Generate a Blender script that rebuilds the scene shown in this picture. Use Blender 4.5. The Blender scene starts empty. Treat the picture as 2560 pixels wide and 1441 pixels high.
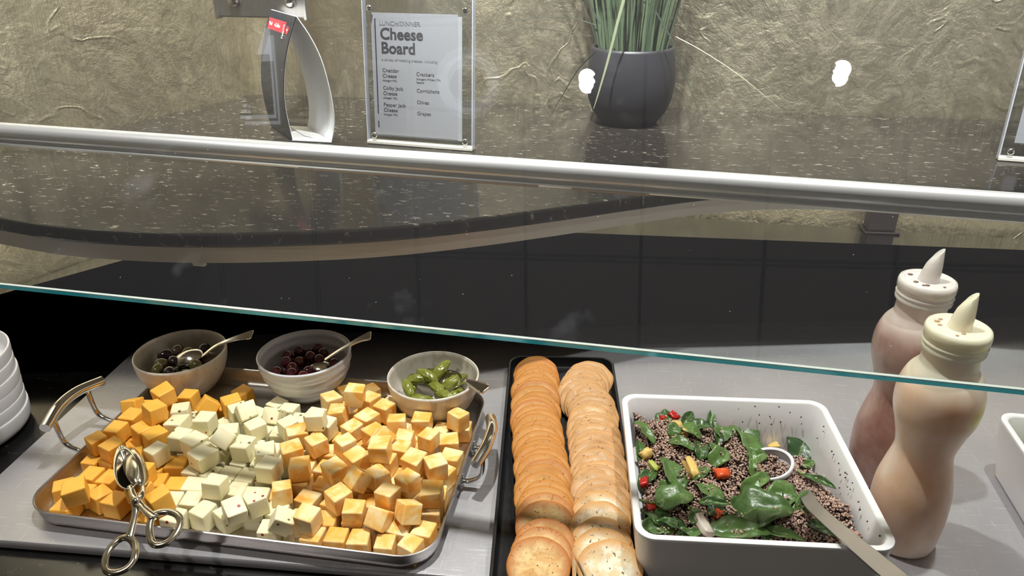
import bpy, bmesh, math, random
import numpy as np
from mathutils import Vector, Matrix, Quaternion, noise
random.seed(11); np.random.seed(11)
C = bpy.context.scene.collection
PI = math.pi
# ---------------------------------------------------------------- camera
CAM_H, FPX = .585, 1870.0
psi, pit, rol = math.radians(12.5), math.radians(26), math.radians(-.4)
fwd = Vector((-math.sin(psi)*math.cos(pit), math.cos(psi)*math.cos(pit), -math.sin(pit)))
rgt0 = Vector((math.cos(psi), math.sin(psi), 0)); up0 = rgt0.cross(fwd)
rgt = rgt0*math.cos(rol)+up0*math.sin(rol); upv = -rgt0*math.sin(rol)+up0*math.cos(rol)
camd = bpy.data.cameras.new('camera'); cam = bpy.data.objects.new('camera', camd); C.objects.link(cam)
camd.sensor_width = 36; camd.lens = 36*FPX/2560; camd.clip_start = .01; camd.clip_end = 50
M = Matrix((rgt, upv, -fwd)).transposed().to_4x4(); M.translation = (0, 0, CAM_H)
cam.matrix_world = M
bpy.context.scene.camera = cam
EYE = Vector((0, 0, CAM_H))
# ---------------------------------------------------------------- world, lamps, exposure
sc = bpy.context.scene
sc.view_settings.view_transform = 'Standard'; sc.view_settings.look = 'None'
sc.view_settings.exposure = 0.0; sc.view_settings.gamma = 1; sc.view_settings.use_curve_mapping = False
sc.cycles.max_bounces = 7; sc.cycles.diffuse_bounces = 3; sc.cycles.glossy_bounces = 4; sc.cycles.transparent_max_bounces = 14
w = bpy.data.worlds.new('world'); sc.world = w; w.use_nodes = True
w.node_tree.nodes['Background'].inputs[0].default_value = (1, .92, .82, 1)
w.node_tree.nodes['Background'].inputs[1].default_value = .60
ZC = 1.685                                    # ceiling height above the counter top
def spot(name, loc, target, power, size=100, blend=.6, r=.02, col=(1, .96, .9)):
    l = bpy.data.lights.new(name, 'SPOT'); l.energy = power; l.spot_size = math.radians(size); l.spot_blend = blend
    l.shadow_soft_size = r; l.color = col
    o = bpy.data.objects.new(name, l); C.objects.link(o); o.location = loc
    o.rotation_euler = (Vector(target)-Vector(loc)).to_track_quat('-Z', 'Y').to_euler(); return o
LAMPS = [(-.221, .724), (.357, .760)]
spot('downlight_or_fill_beam', (-.221, .724, ZC-.012), (-.25, .60, 0), 112, 88, .7, .02, (1, .97, .93))
spot('downlight_or_fill_beam', (.357, .760, ZC-.012), (.34, .62, 0), 66, 88, .7, .02, (1, .97, .93))
spot('downlight_or_fill_beam', (-1.0, -.02, ZC-.012), (-.62, .52, 0), 34, 60, .8, .03, (1, .95, .88))  # extra spot without a fitting, added to light the cheddar side
for lx, ly, tx, ty, pw in ((-.66, .96, -.98, 1.16, 420), (-.62, .98, -.62, 1.45, 60), (.10, .98, .10, 1.45, 30), (.95, .98, .95, 1.45, 80)):
    spot('added_wall_fill', (lx, ly, ZC-.012), (tx, ty, .30), pw, 42, .8, .03, (.98, .98, .95))  # unseen spots added to brighten the metal-leaf walls
for lx, ly in LAMPS:
    spot('downlight_spill', (lx, ly, ZC-.012), (lx-.04, 1.45, .16), 360, 34, 1.0, .02, (.97, .98, 1))
al = bpy.data.lights.new('added_under_shelf_fill', 'AREA'); al.shape = 'RECTANGLE'; al.size = 2.1; al.size_y = .012; al.energy = 4.0; al.color = (1, .95, .82)  # area light with no fixture, added to brighten the wall below the shelf
ao = bpy.data.objects.new('added_under_shelf_fill', al); C.objects.link(ao); ao.location = (.15, 1.12, .215); ao.rotation_euler = (math.radians(97), 0, math.radians(2))
al2 = bpy.data.lights.new('added_under_shelf_fill', 'AREA'); al2.shape = 'RECTANGLE'; al2.size = .9; al2.size_y = .012; al2.energy = 1.8; al2.color = (1, .95, .80)
ao2 = bpy.data.objects.new('added_under_shelf_fill', al2); C.objects.link(ao2); ao2.location = (-.83, 1.02, .215); ao2.rotation_euler = (math.radians(97), 0, math.radians(72))  # second added area light, turned towards the left wall
# ---------------------------------------------------------------- helpers
def ray(x, y):
    return (fwd+rgt*((x-1280)/FPX)-upv*((y-720.5)/FPX)).normalized()
def at(x, y, z):                               # point of the height-z plane
    d = ray(x, y); return EYE+d*((z-CAM_H)/d.z)
def aty(x, y, Y):
    d = ray(x, y); return EYE+d*(Y/d.y)
def atp(x, y, p, n):
    d = ray(x, y); return EYE+d*((p-EYE).dot(n)/d.dot(n))
def link(name, me, mat=None, parent=None, smooth=False):
    o = bpy.data.objects.new(name, me); C.objects.link(o)
    if mat is not None:
        if len(me.materials): me.materials.clear()
        for m in (mat if isinstance(mat, (list, tuple)) else [mat]): me.materials.append(m)
    if smooth:
        me.polygons.foreach_set('use_smooth', [True]*len(me.polygons))
    if parent is not None: o.parent = parent
    return o
def obj(name, bm, mat=None, parent=None, smooth=False, bevel=0, seg=2, auto=None):
    me = bpy.data.meshes.new(name); bmesh.ops.recalc_face_normals(bm, faces=bm.faces); bm.to_mesh(me); bm.free()
    o = link(name, me, mat, parent, smooth or auto is not None)
    if auto is not None: me.set_sharp_from_angle(angle=math.radians(auto))
    if bevel:
        m = o.modifiers.new('bevel', 'BEVEL'); m.width = bevel; m.segments = seg; m.limit_method = 'ANGLE'; m.angle_limit = math.radians(40)
        if smooth or auto is not None: m.harden_normals = False
    return o
def pyobj(name, vs, fs, mat=None, parent=None, smooth=False):
    me = bpy.data.meshes.new(name); me.from_pydata([tuple(v) for v in vs], [], fs); me.update()
    return link(name, me, mat, parent, smooth)
def thing(name, label, cat, loc=(0, 0, 0), rz=0, group=None):
    o = bpy.data.objects.new(name, None); C.objects.link(o); o.location = loc; o.rotation_euler = (0, 0, rz)
    o.empty_display_size = .01
    o['label'] = label; o['category'] = cat
    if group: o['group'] = group
    return o
def tag(o, label, cat, group=None):
    o['label'] = label; o['category'] = cat
    if group: o['group'] = group
    return o
def struct(o): o['kind'] = 'structure'; return o
def box(bm, c, s, rot=None):
    r = bmesh.ops.create_cube(bm, size=1); M = Matrix.Translation(c)
    if rot is not None: M = M @ rot.to_4x4()
    bmesh.ops.transform(bm, matrix=M @ Matrix.Diagonal((*s, 1)), verts=r['verts']); return r['verts']
def bx(c, s, rot=None):
    bm = bmesh.new(); box(bm, c, s, rot); return bm
def lathe(prof, n=40, cap0=True, cap1=True, mat=None):
    bm = bmesh.new(); rings = []
    for r, z in prof:
        if r < 1e-6: rings.append([bm.verts.new((0, 0, z))])
        else: rings.append([bm.verts.new((r*math.cos(2*PI*i/n), r*math.sin(2*PI*i/n), z)) for i in range(n)])
    for a, b in zip(rings, rings[1:]):
        for i in range(n):
            j = (i+1) % n
            if len(a) == 1 and len(b) == 1: continue
            if len(a) == 1: bm.faces.new((a[0], b[j], b[i]))
            elif len(b) == 1: bm.faces.new((a[i], a[j], b[0]))
            else: bm.faces.new((a[i], a[j], b[j], b[i]))
    if cap0 and len(rings[0]) > 1: bm.faces.new(rings[0][::-1])
    if cap1 and len(rings[-1]) > 1: bm.faces.new(rings[-1])
    return bm
def rrect(w, d, r, n=8, cx=0, cy=0):            # rounded rectangle outline, counter-clockwise
    P = []
    for sx, sy, a0 in ((1, -1, -PI/2), (1, 1, 0), (-1, 1, PI/2), (-1, -1, PI)):
        for k in range(n+1):
            a = a0+PI/2*k/n; P.append((cx+sx*(w/2-r)+r*math.cos(a), cy+sy*(d/2-r)+r*math.sin(a)))
    return P
def loft(rings, cap0=True, cap1=True):          # rings: lists of (x, y, z) of equal length
    bm = bmesh.new(); R = [[bm.verts.new(p) for p in r] for r in rings]
    for a, b in zip(R, R[1:]):
        n = len(a)
        for i in range(n):
            j = (i+1) % n; bm.faces.new((a[i], a[j], b[j], b[i]))
    if cap0: bm.faces.new(R[0][::-1])
    if cap1: bm.faces.new(R[-1])
    return bm
def tray_rings(stations):                       # stations: (w, d, r, z)
    return [[(x, y, z) for x, y in rrect(w_, d_, r_)] for w_, d_, r_, z in stations]
def tube(bm, pts, rad, n=10, caps=True, flat=1.0, upref=Vector((0, 0, 1))):
    pts = [Vector(p) for p in pts]; rs = rad if isinstance(rad, (list, tuple)) else [rad]*len(pts)
    rings = []
    for i, p in enumerate(pts):
        t = (pts[min(i+1, len(pts)-1)]-pts[max(i-1, 0)]).normalized()
        a = t.cross(upref)
        if a.length < 1e-4: a = t.cross(Vector((0, 1, 0)))
        a.normalize(); b = a.cross(t).normalized()
        rings.append([bm.verts.new(p+a*rs[i]*math.cos(2*PI*k/n)+b*rs[i]*flat*math.sin(2*PI*k/n)) for k in range(n)])
    for A, B in zip(rings, rings[1:]):
        for k in range(n):
            j = (k+1) % n; bm.faces.new((A[k], A[j], B[j], B[k]))
    if caps: bm.faces.new(rings[0][::-1]); bm.faces.new(rings[-1])
    return bm
def curve_pts(P, n=24):                         # Catmull-Rom through points
    P = [Vector(p) for p in P]; Q = [P[0]*2-P[1]]+P+[P[-1]*2-P[-2]]; out = []
    for i in range(1, len(Q)-2):
        a, b, c, d = Q[i-1:i+3]
        for k in range(n):
            t = k/n; out.append(.5*((2*b)+(c-a)*t+(2*a-5*b+4*c-d)*t*t+(3*b-a-3*c+d)*t**3))
    out.append(P[-1]); return out
def strip(bm, pts, widths, thick, side):        # flat ribbon of given thickness; side(i) -> unit vector across
    n = len(pts); top = []
    rows = []
    for i, p in enumerate(pts):
        t = (Vector(pts[min(i+1, n-1)])-Vector(pts[max(i-1, 0)])).normalized(); s = side(i)
        s = (s-t*s.dot(t)).normalized(); nn = t.cross(s).normalized()
        w_, h = widths[i]/2, thick/2; p = Vector(p)
        rows.append([bm.verts.new(p+s*a*w_+nn*b*h) for a, b in ((-1, -1), (1, -1), (1, 1), (-1, 1))])
    for A, B in zip(rows, rows[1:]):
        for k in range(4):
            j = (k+1) % 4; bm.faces.new((A[k], A[j], B[j], B[k]))
    bm.faces.new(rows[0][::-1]); bm.faces.new(rows[-1]); return bm
# ---------------------------------------------------------------- materials
class Mat:
    def __init__(s, name):
        s.m = bpy.data.materials.new(name); s.m.use_nodes = True; s.t = s.m.node_tree; s.b = s.t.nodes['Principled BSDF']
    def n(s, typ, **kw):
        x = s.t.nodes.new('ShaderNode'+typ)
        for k, v in kw.items():
            if k.startswith('i_'):
                x.inputs[k[2:].replace('_', ' ')].default_value = v
            else: setattr(x, k, v)
        return x
    def l(s, a, b): s.t.links.new(a, b)
    def co(s, out='Object', scale=(1, 1, 1), rot=(0, 0, 0), rnd=False):
        t = s.n('TexCoord'); m = s.n('Mapping'); m.inputs['Scale'].default_value = scale; m.inputs['Rotation'].default_value = rot
        s.l(t.outputs[out], m.inputs['Vector'])
        if rnd:
            oi = s.n('ObjectInfo'); mm = s.n('Math', operation='MULTIPLY'); mm.inputs[1].default_value = 37.3; s.l(oi.outputs['Random'], mm.inputs[0])
            s.l(mm.outputs[0], m.inputs['Location'])
        return m.outputs[0]
    def noise(s, co, scale, detail=3, rough=.5, dist=0):
        x = s.n('TexNoise'); x.inputs['Scale'].default_value = scale; x.inputs['Detail'].default_value = detail
        x.inputs['Roughness'].default_value = rough; x.inputs['Distortion'].default_value = dist; s.l(co, x.inputs['Vector']); return x.outputs['Fac']
    def vor(s, co, scale, feature='F1'):
        x = s.n('TexVoronoi', feature=feature); x.inputs['Scale'].default_value = scale; s.l(co, x.inputs['Vector']); return x
    def ramp(s, fac, stops):
        x = s.n('ValToRGB'); cr = x.color_ramp
        while len(cr.elements) > 1: cr.elements.remove(cr.elements[-1])
        for i, (p, c) in enumerate(stops):
            e = cr.elements[0] if i == 0 else cr.elements.new(p)
            e.position = p; e.color = (*c, 1) if isinstance(c, tuple) else (c, c, c, 1)
        s.l(fac, x.inputs[0]); return x.outputs['Color']
    def mix(s, fac, a, b, blend='MIX'):
        x = s.n('Mix', data_type='RGBA', blend_type=blend)
        for v, i in ((fac, 0), (a, 6), (b, 7)):
            if isinstance(v, (int, float)): x.inputs[i].default_value = v if i == 0 else (v, v, v, 1)
            elif isinstance(v, tuple): x.inputs[i].default_value = (*v, 1)
            else: s.l(v, x.inputs[i])
        return x.outputs[2]
    def base(s, v): s._set('Base Color', v)
    def _set(s, k, v):
        i = s.b.inputs[k]
        if isinstance(v, tuple): i.default_value = (*v, 1)
        elif isinstance(v, (int, float)): i.default_value = v
        else: s.l(v, i)
    def rough(s, v): s._set('Roughness', v)
    def metal(s, v=1.0): s._set('Metallic', v)
    def bump(s, h, strength=.3, dist=.001, prev=None):
        x = s.n('Bump'); x.inputs['Strength'].default_value = strength; x.inputs['Distance'].default_value = dist
        s.l(h, x.inputs['Height'])
        if prev is not None: s.l(prev, x.inputs['Normal'])
        s.l(x.outputs[0], s.b.inputs['Normal']); return x.outputs[0]
def plain(name, col, rough=.5, metal=0, spec=None, sss=0, sss_r=(1, .5, .3), sss_s=.004):
    m = Mat(name); m.base(col); m.rough(rough); m.metal(float(metal))
    if spec is not None: m._set('Specular IOR Level', spec)
    if sss: m._set('Subsurface Weight', sss); m.b.inputs['Subsurface Radius'].default_value = sss_r; m._set('Subsurface Scale', sss_s)
    return m.m
def srgb(r, g, b):
    f = lambda c: (c/255/12.92) if c/255 <= .04045 else ((c/255+.055)/1.055)**2.4
    return (f(r), f(g), f(b))
def steel(name, col=(.62, .60, .58), rough=.28, scale=(4, 220, 1), b=.15, scratch=True):
    m = Mat(name); co = m.co('Object', scale); n1 = m.noise(co, 6, 4, .6)
    co2 = m.co('Object'); n2 = m.noise(co2, 14, 3)
    m.metal(1.0); r = m.n('MapRange'); r.inputs['To Min'].default_value = rough-.08; r.inputs['To Max'].default_value = rough+.14; m.l(n1, r.inputs[0])
    m.rough(r.outputs[0]); m.base(m.mix(n2, tuple(c*.9 for c in col), tuple(min(1, c*1.08) for c in col)))
    m.bump(n1, b, .0004); return m.m
M_chrome = plain('polished_chrome', (.78, .76, .73), .12, 1)
M_cutlery = plain('cutlery_steel', (.70, .67, .63), .17, 1)
M_dullsteel = steel('satin_steel', (.55, .53, .51), .3, (150, 8, 8))
# steel insert: scratched and hatched
m = Mat('scratched_steel'); m.metal(1.0)
co = m.co('Object', (14, 260, 1), (0, 0, .35)); a = m.noise(co, 5, 4, .65)
co = m.co('Object', (260, 14, 1), (0, 0, .1)); b = m.noise(co, 5, 4, .65)
co = m.co('Object', (5, 90, 1), (0, 0, -.5)); c = m.noise(co, 4, 2, .7); c = m.ramp(c, [(.60, 0), (.72, 1)])
co = m.co('Object', (120, 6, 1), (0, 0, .25)); c2_ = m.ramp(m.noise(co, 4, 2, .7), [(.63, 0), (.74, 1)]); c = m.mix(.5, c, c2_)
ab = m.mix(.5, a, b); big = m.noise(m.co('Object'), 9, 3)
m.metal(.62)
r = m.n('MapRange'); r.inputs['To Min'].default_value = .26; r.inputs['To Max'].default_value = .52; m.l(ab, r.inputs[0]); m.rough(r.outputs[0])
m.base(m.mix(c, m.mix(big, (.40, .39, .42), (.54, .53, .56)), (.75, .75, .77)))
m.bump(ab, .35, .0005); M_plate = m.m
# polished granite
def granite(name, base, fleck, fine, rough=.1, spec=.5):
    m = Mat(name); co = m.co('Object', (1, 2.6, 1), (0, 0, .12)); co0 = m.co('Object')
    n = m.noise(co, 34, 6, .75, .2); f = m.ramp(n, [(.56, 0), (.72, 1)])
    n2 = m.noise(m.co('Object', (1, 2.4, 1), (0, 0, -.1)), 62, 5, .75, .3); f2 = m.ramp(n2, [(.595, 0), (.69, 1)])
    v = m.noise(co0, 2.2, 3, .5, .4); vein = m.ramp(v, [(.4965, 0), (.5, .35), (.5035, 0)])
    c1 = m.mix(m.noise(co0, 7, 4), base, tuple(x*1.7 for x in base))
    c2 = m.mix(f, c1, fleck); c3 = m.mix(f2, c2, fine); m.base(c3); m.rough(rough)
    m._set('Specular IOR Level', spec); return m.m
M_granite = granite('polished_brown_granite', (.012, .010, .008), (.038, .032, .025), (.26, .23, .185), .11, .12)
M_black = granite('black_granite', (.004, .004, .004), (.012, .011, .010), (.05, .045, .035), .16, .4)
# crumpled champagne metal leaf
def foil(name, axis):
    m = Mat(name); m.metal(.96)
    co = m.co('Object'); st = m.co('Object', (26, 26, 1.6))
    wn = m.n('TexNoise'); wn.inputs['Scale'].default_value = 3.0; wn.inputs['Detail'].default_value = 3; m.l(co, wn.inputs['Vector'])
    wv = m.n('VectorMath', operation='MULTIPLY_ADD'); wv.inputs[1].default_value = (.25, .25, .25); m.l(wn.outputs['Color'], wv.inputs[0]); m.l(co, wv.inputs[2])
    big = m.noise(co, 4, 5, .62, 1.0); mid = m.noise(wv.outputs[0], 30, 5, .7, .6); fine = m.noise(co, 150, 4, .7); streak = m.noise(st, 5, 4, .65)
    r1 = m.noise(wv.outputs[0], 6, 3, .6); ridge = m.ramp(r1, [(.478, 0), (.497, 1), (.503, 1), (.522, 0)])
    msk = m.ramp(m.noise(co, 2.6, 2), [(.50, 0), (.60, 1)]); mskS = m.ramp(m.noise(m.co('Object', (1.3, 1.3, .5)), 2.1, 2), [(.42, 0), (.58, 1)])
    h = m.mix(.30, big, mid); h = m.mix(.12, h, fine); h = m.mix(m.mix(mskS, 0.05, .45), h, streak); h = m.mix(.07, h, m.mix(msk, 0.0, ridge))
    m.base(m.mix(m.noise(co, 3, 4), (.44, .38, .26), (.68, .61, .46)))
    m.rough(m.ramp(mid, [(.3, .38), (.7, .54)])); m.bump(h, .85, .011); return m.m
M_foil = foil('crumpled_champagne_leaf', 0)
M_white = plain('white_melamine', (.80, .79, .80), .22)
M_whitepl = plain('white_stoneware', (.72, .71, .73), .3)
M_blackpl = plain('black_melamine', (.012, .012, .014), .35)
M_acrylic = None
def clearmat(name, tint=(1, 1, 1), ior=1.49, haze=0.0, dust=False):
    m = bpy.data.materials.new(name); m.use_nodes = True; t = m.node_tree; t.nodes.clear()
    o = t.nodes.new('ShaderNodeOutputMaterial'); tr = t.nodes.new('ShaderNodeBsdfTransparent'); gl = t.nodes.new('ShaderNodeBsdfGlossy')
    lw = t.nodes.new('ShaderNodeLayerWeight'); lw.inputs[0].default_value = .5; mx = t.nodes.new('ShaderNodeMixShader')
    pw = t.nodes.new('ShaderNodeMath'); pw.operation = 'POWER'; pw.inputs[1].default_value = 5; t.links.new(lw.outputs['Facing'], pw.inputs[0])
    fr = t.nodes.new('ShaderNodeMath'); fr.operation = 'MULTIPLY_ADD'; f0 = ((ior-1)/(ior+1))**2; fr.inputs[1].default_value = 1-f0; fr.inputs[2].default_value = f0; t.links.new(pw.outputs[0], fr.inputs[0])
    tr.inputs[0].default_value = (*tint, 1); gl.inputs['Roughness'].default_value = 0.0
    t.links.new(fr.outputs[0], mx.inputs[0]); t.links.new(tr.outputs[0], mx.inputs[1]); t.links.new(gl.outputs[0], mx.inputs[2])
    last = mx.outputs[0]
    if haze or dust:
        df = t.nodes.new('ShaderNodeBsdfDiffuse'); df.inputs[0].default_value = (.85, .87, 1, 1)
        m2 = t.nodes.new('ShaderNodeMixShader')
        if dust:
            tc = t.nodes.new('ShaderNodeTexCoord'); vo = t.nodes.new('ShaderNodeTexVoronoi'); vo.inputs['Scale'].default_value = 95
            cr = t.nodes.new('ShaderNodeValToRGB'); cr.color_ramp.elements[0].position = .0; cr.color_ramp.elements[0].color = (.5, .5, .5, 1)
            cr.color_ramp.elements[1].position = .055; cr.color_ramp.elements[1].color = (0, 0, 0, 1)
            no = t.nodes.new('ShaderNodeTexNoise'); no.inputs['Scale'].default_value = 14; no.inputs['Detail'].default_value = 6
            c2 = t.nodes.new('ShaderNodeValToRGB'); c2.color_ramp.elements[0].position = .68; c2.color_ramp.elements[0].color = (.008, .008, .008, 1)
            c2.color_ramp.elements[1].position = .78; c2.color_ramp.elements[1].color = (.05, .05, .05, 1)
            ad = t.nodes.new('ShaderNodeMath'); ad.operation = 'ADD'; cut = t.nodes.new('ShaderNodeMath'); cut.operation = 'MULTIPLY'
            wn = t.nodes.new('ShaderNodeSeparateColor'); g = t.nodes.new('ShaderNodeMath'); g.operation = 'GREATER_THAN'; g.inputs[1].default_value = .80
            t.links.new(tc.outputs['Object'], vo.inputs['Vector']); t.links.new(tc.outputs['Object'], no.inputs['Vector'])
            t.links.new(vo.outputs['Distance'], cr.inputs[0]); t.links.new(no.outputs['Fac'], c2.inputs[0])
            t.links.new(vo.outputs['Color'], wn.inputs[0]); t.links.new(wn.outputs[0], g.inputs[0])
            t.links.new(cr.outputs[0], cut.inputs[0]); t.links.new(g.outputs[0], cut.inputs[1])
            t.links.new(cut.outputs[0], ad.inputs[0]); t.links.new(c2.outputs[0], ad.inputs[1]); t.links.new(ad.outputs[0], m2.inputs[0])
        else: m2.inputs[0].default_value = haze
        t.links.new(last, m2.inputs[1]); t.links.new(df.outputs[0], m2.inputs[2]); last = m2.outputs[0]
    t.links.new(last, o.inputs[0]); return m
M_glass = clearmat('dusty_clear_glass', (.97, .99, .98), 1.52, dust=True)
M_acrylic = clearmat('clear_acrylic', (.93, .94, .95), 1.49)
M_acredge = clearmat('acrylic_edge', (.80, .80, .78), 1.6, haze=.45)
m = bpy.data.materials.new('green_glass_edge'); m.use_nodes = True; t = m.node_tree; t.nodes.clear()
o = t.nodes.new('ShaderNodeOutputMaterial'); tl_ = t.nodes.new('ShaderNodeBsdfTranslucent'); gl = t.nodes.new('ShaderNodeBsdfGlossy'); mx = t.nodes.new('ShaderNodeMixShader')
tl_.inputs[0].default_value = (.008, .085, .10, 1); gl.inputs['Roughness'].default_value = .12; gl.inputs[0].default_value = (.5, .85, .85, 1); mx.inputs[0].default_value = .15
t.links.new(tl_.outputs[0], mx.inputs[1]); t.links.new(gl.outputs[0], mx.inputs[2]); t.links.new(mx.outputs[0], o.inputs[0])
M_gedge = m
M_gedge_pale = plain('pale_ground_glass_edge', (.62, .72, .66), .25)
# ================================================================ SETTING
CT0, CT1 = .10, 2.2
# floor and ceiling of the serving area
bm = bx((0, -.2, -.95), (7, 7, .1)); fl = struct(obj('floor', bm, plain('grey_floor_tile', (.30, .28, .26), .5)))
M_ceil = plain('white_ceiling_panel', (.84, .77, .68), .8)
M_gap = plain('dark_ceiling_grid', (.05, .045, .04), .7)
ce = struct(obj('ceiling', bx((0, -.2, ZC+.03), (7, 7, .05)), M_gap))
gang = math.radians(3.23); GU = Vector((math.cos(gang), math.sin(gang), 0)); GV = Vector((-math.sin(gang), math.cos(gang), 0))
G0 = Vector((-.656, .255, 0))
pm = None
def gpos(i, j): return G0+GU*(.3*i)+GV*(.3*j)
for i in range(-6, 8):
    for j in range(-5, 5):
        p = gpos(i+.5, j+.5)
        if pm is None:
            t_ = obj('ceiling_panel', bx((0, 0, .003), (.291, .291, .012)), M_ceil, ce, bevel=.0015); pm = t_
        else:
            t_ = pm.copy(); C.objects.link(t_); t_.parent = ce
        t_.location = (p.x, p.y, ZC); t_.rotation_euler = (0, 0, gang)
# walls in crumpled metal leaf
wa = Vector((-.86, 1.437, 0)); wb = Vector((2.2, 1.505, 0)); wc = Vector((-1.86, -1.45+.02, 0))
def wall(name, a, b, inward):
    d = (b-a); L = d.length; n = Vector((-d.y, d.x, 0)).normalized()
    if n.dot(inward) > 0: n = -n
    mid = (a+b)/2+n*.03; rot = Matrix.Rotation(math.atan2(d.y, d.x), 3, 'Z')
    return struct(obj(name, bx(mid+Vector((0, 0, (ZC+.02-.95)/2)), (L+.06, .06, ZC+.02+.95), rot), M_foil))
wdir = Vector((-.104, -.299, 0)).normalized(); wc = wa+wdir*3.2
wall('wall_back', wa, wb, Vector((0, -1, 0)))
wall('wall_left', wa, wc, Vector((1, 0, 0)))
struct(obj('front_light_blocker', bx((.4, -2.3, .35), (4.6, .06, 2.6)), plain('brown_light_blocker', (.10, .08, .06), .8)))  # unseen slab added behind the camera to block ambient light from the front
# base cabinet + black counter slab following the walls
M_cab = plain('dark_cabinet', (.02, .018, .016), .5)
nl = Vector((wdir.y, -wdir.x, 0));  nl = nl if nl.x > 0 else -nl
def lwx(y, off=0): return wa.x+(y-wa.y)*wdir.x/wdir.y+off
def slab(name, pts, z0, z1, mat, bevel=.003, parent=None):
    return obj(name, loft([[(x, y, z0) for x, y in pts], [(x, y, z1) for x, y in pts]]), mat, parent, bevel=bevel)
t_ = thing('buffet_counter', 'black polished granite buffet counter under the steel insert', 'counter', (0, 0, 0))
slab('countertop', [(lwx(.2, .012), .2), (1.9, .2), (1.9, 1.482), (wa.x+.012, 1.428)], -.04, 0, M_black, .004, t_)
slab('cabinet_base', [(lwx(.26, .03), .26), (1.88, .26), (1.88, 1.47), (wa.x+.03, 1.42)], -.90, -.04, M_cab, .002, t_)
# raised black ledge along both walls
k1, k2 = at(325, 648, .055), at(0, 738, .055)
ld = (k2-k1).normalized(); kc = (-.832, 1.235)
lp = [(1.9, 1.475), (wa.x+.01, 1.43), (lwx(.72, .01), .72), (k1.x+ld.x*.33, k1.y+ld.y*.33), kc, (1.9, 1.40)]
a_ = at(1311, 579, .055); b_ = at(2560, 627, .055); sl = (b_.y-a_.y)/(b_.x-a_.x)
yy = lambda x: a_.y+(x-a_.x)*sl
x0 = (yy(0)-0); 
# intersection of the left ledge edge with the back ledge edge
tt = 0
for i in range(4000):
    q = k1-ld*(i*.0005)
    if q.y >= yy(q.x): break
lp = [(1.9, 1.475), (wa.x+.01, 1.43), (lwx(.70, .01), .70), ((k1+ld*((k1.y-.70)/-ld.y)).x, .70), (q.x, q.y), (1.9, yy(1.9))]
lg = slab('wall_ledge', lp[::-1], .0005, .055, M_black, .003)
tag(lg, 'raised black stone ledge running along the foot of both metal-leaf walls', 'ledge')
# ---------------------------------------------------------------- upper granite shelf with steel band
SZ = .268
rim = [(-1.16, .86), (-1.02, .775), (-.90, .722), (-.79, .699), (-.695, .687), (-.591, .691), (-.498, .706), (-.389, .736), (-.304, .769), (-.219, .814), (-.131, .868), (-.037, .930), (.05, .983), (.15, 1.022), (.30, 1.04), (.55, 1.045), (.9, 1.05), (1.9, 1.06)]
rp = [(p.x, p.y) for p in curve_pts([(x, y, 0) for x, y in rim], 6)]
rp = [p for p in rp if p[0] > lwx(p[1], .003)]
back = [(1.9, 1.490), (wa.x+.004, 1.434)]
def inset(P, d):
    out = []
    for i, p in enumerate(P):
        a = Vector(P[max(i-1, 0)]); b = Vector(P[min(i+1, len(P)-1)]); t = (b-a).normalized(); n = Vector((-t.y, t.x)); out.append((p[0]+n.x*d, p[1]+n.y*d))
    return out
sh = thing('granite_shelf', 'raised brown granite shelf with wavy front edge above the counter', 'shelf', (0, 0, 0))
slab('stone_slab', rp+back, SZ-.018, SZ, M_granite, .003, sh)
ri = inset(rp, .004)
slab('under_board', inset(rp, .02)+back, SZ-.036, SZ-.0185, plain('pale_laminate_underside', (.60, .58, .53), .55), .001, sh)
M_band = steel('brushed_band_steel', (.50, .46, .42), .46, (2, 2, 260)); M_band.node_tree.nodes['Principled BSDF'].inputs['Metallic'].default_value = .7
bm = bmesh.new(); ro = inset(rp, .003); rn = inset(rp, .006); lo = [(ro, SZ-.038), (ro, SZ-.0185), (rn, SZ-.0185), (rn, SZ-.038)]
R = [[bm.verts.new((x, y, z)) for x, y in P] for P, z in lo]
for k in range(4):
    A, B = R[k], R[(k+1) % 4]
    for i in range(len(A)-1): bm.faces.new((A[i], A[i+1], B[i+1], B[i]))
obj('steel_band', bm, M_band, sh, auto=35)
cp = at(494, 662, SZ-.05)
obj('clear_clip', bx((cp.x, cp.y+.004, SZ-.047), (.016, .006, .012)), M_acredge, sh, bevel=.001)
obj('steel_band_joint', bx((at(1540, 545, SZ-.03).x, at(1540, 545, SZ-.03).y, SZ-.03), (.002, .003, .022), Matrix.Rotation(.62, 3, 'Z')), M_dullsteel, sh)
# post under the shelf
pz = .0555; pb = at(2205, 590, pz)
po = thing('support_post', 'short dark steel post on the wall ledge, seen below the rail behind the bottles', 'post', (pb.x, pb.y+.03, pz), .1)
obj('column', bx((0, 0, .004+.084), (.050, .03, .168)), plain('dark_painted_steel', (.06, .05, .055), .35, .4), po, bevel=.002)
obj('foot_plate', bx((0, 0, .002), (.064, .045, .004)), plain('dark_painted_steel_foot', (.05, .04, .045), .35, .4), po, bevel=.001)
p2 = po.copy(); C.objects.link(p2); p2.location = (at(985, 590, pz).x, 1.30, pz); p2['label'] = 'second dark steel post under the shelf, hidden behind its steel band'; p2['category'] = 'post'
for ch in list(po.children): q2 = ch.copy(); C.objects.link(q2); q2.parent = p2
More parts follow.
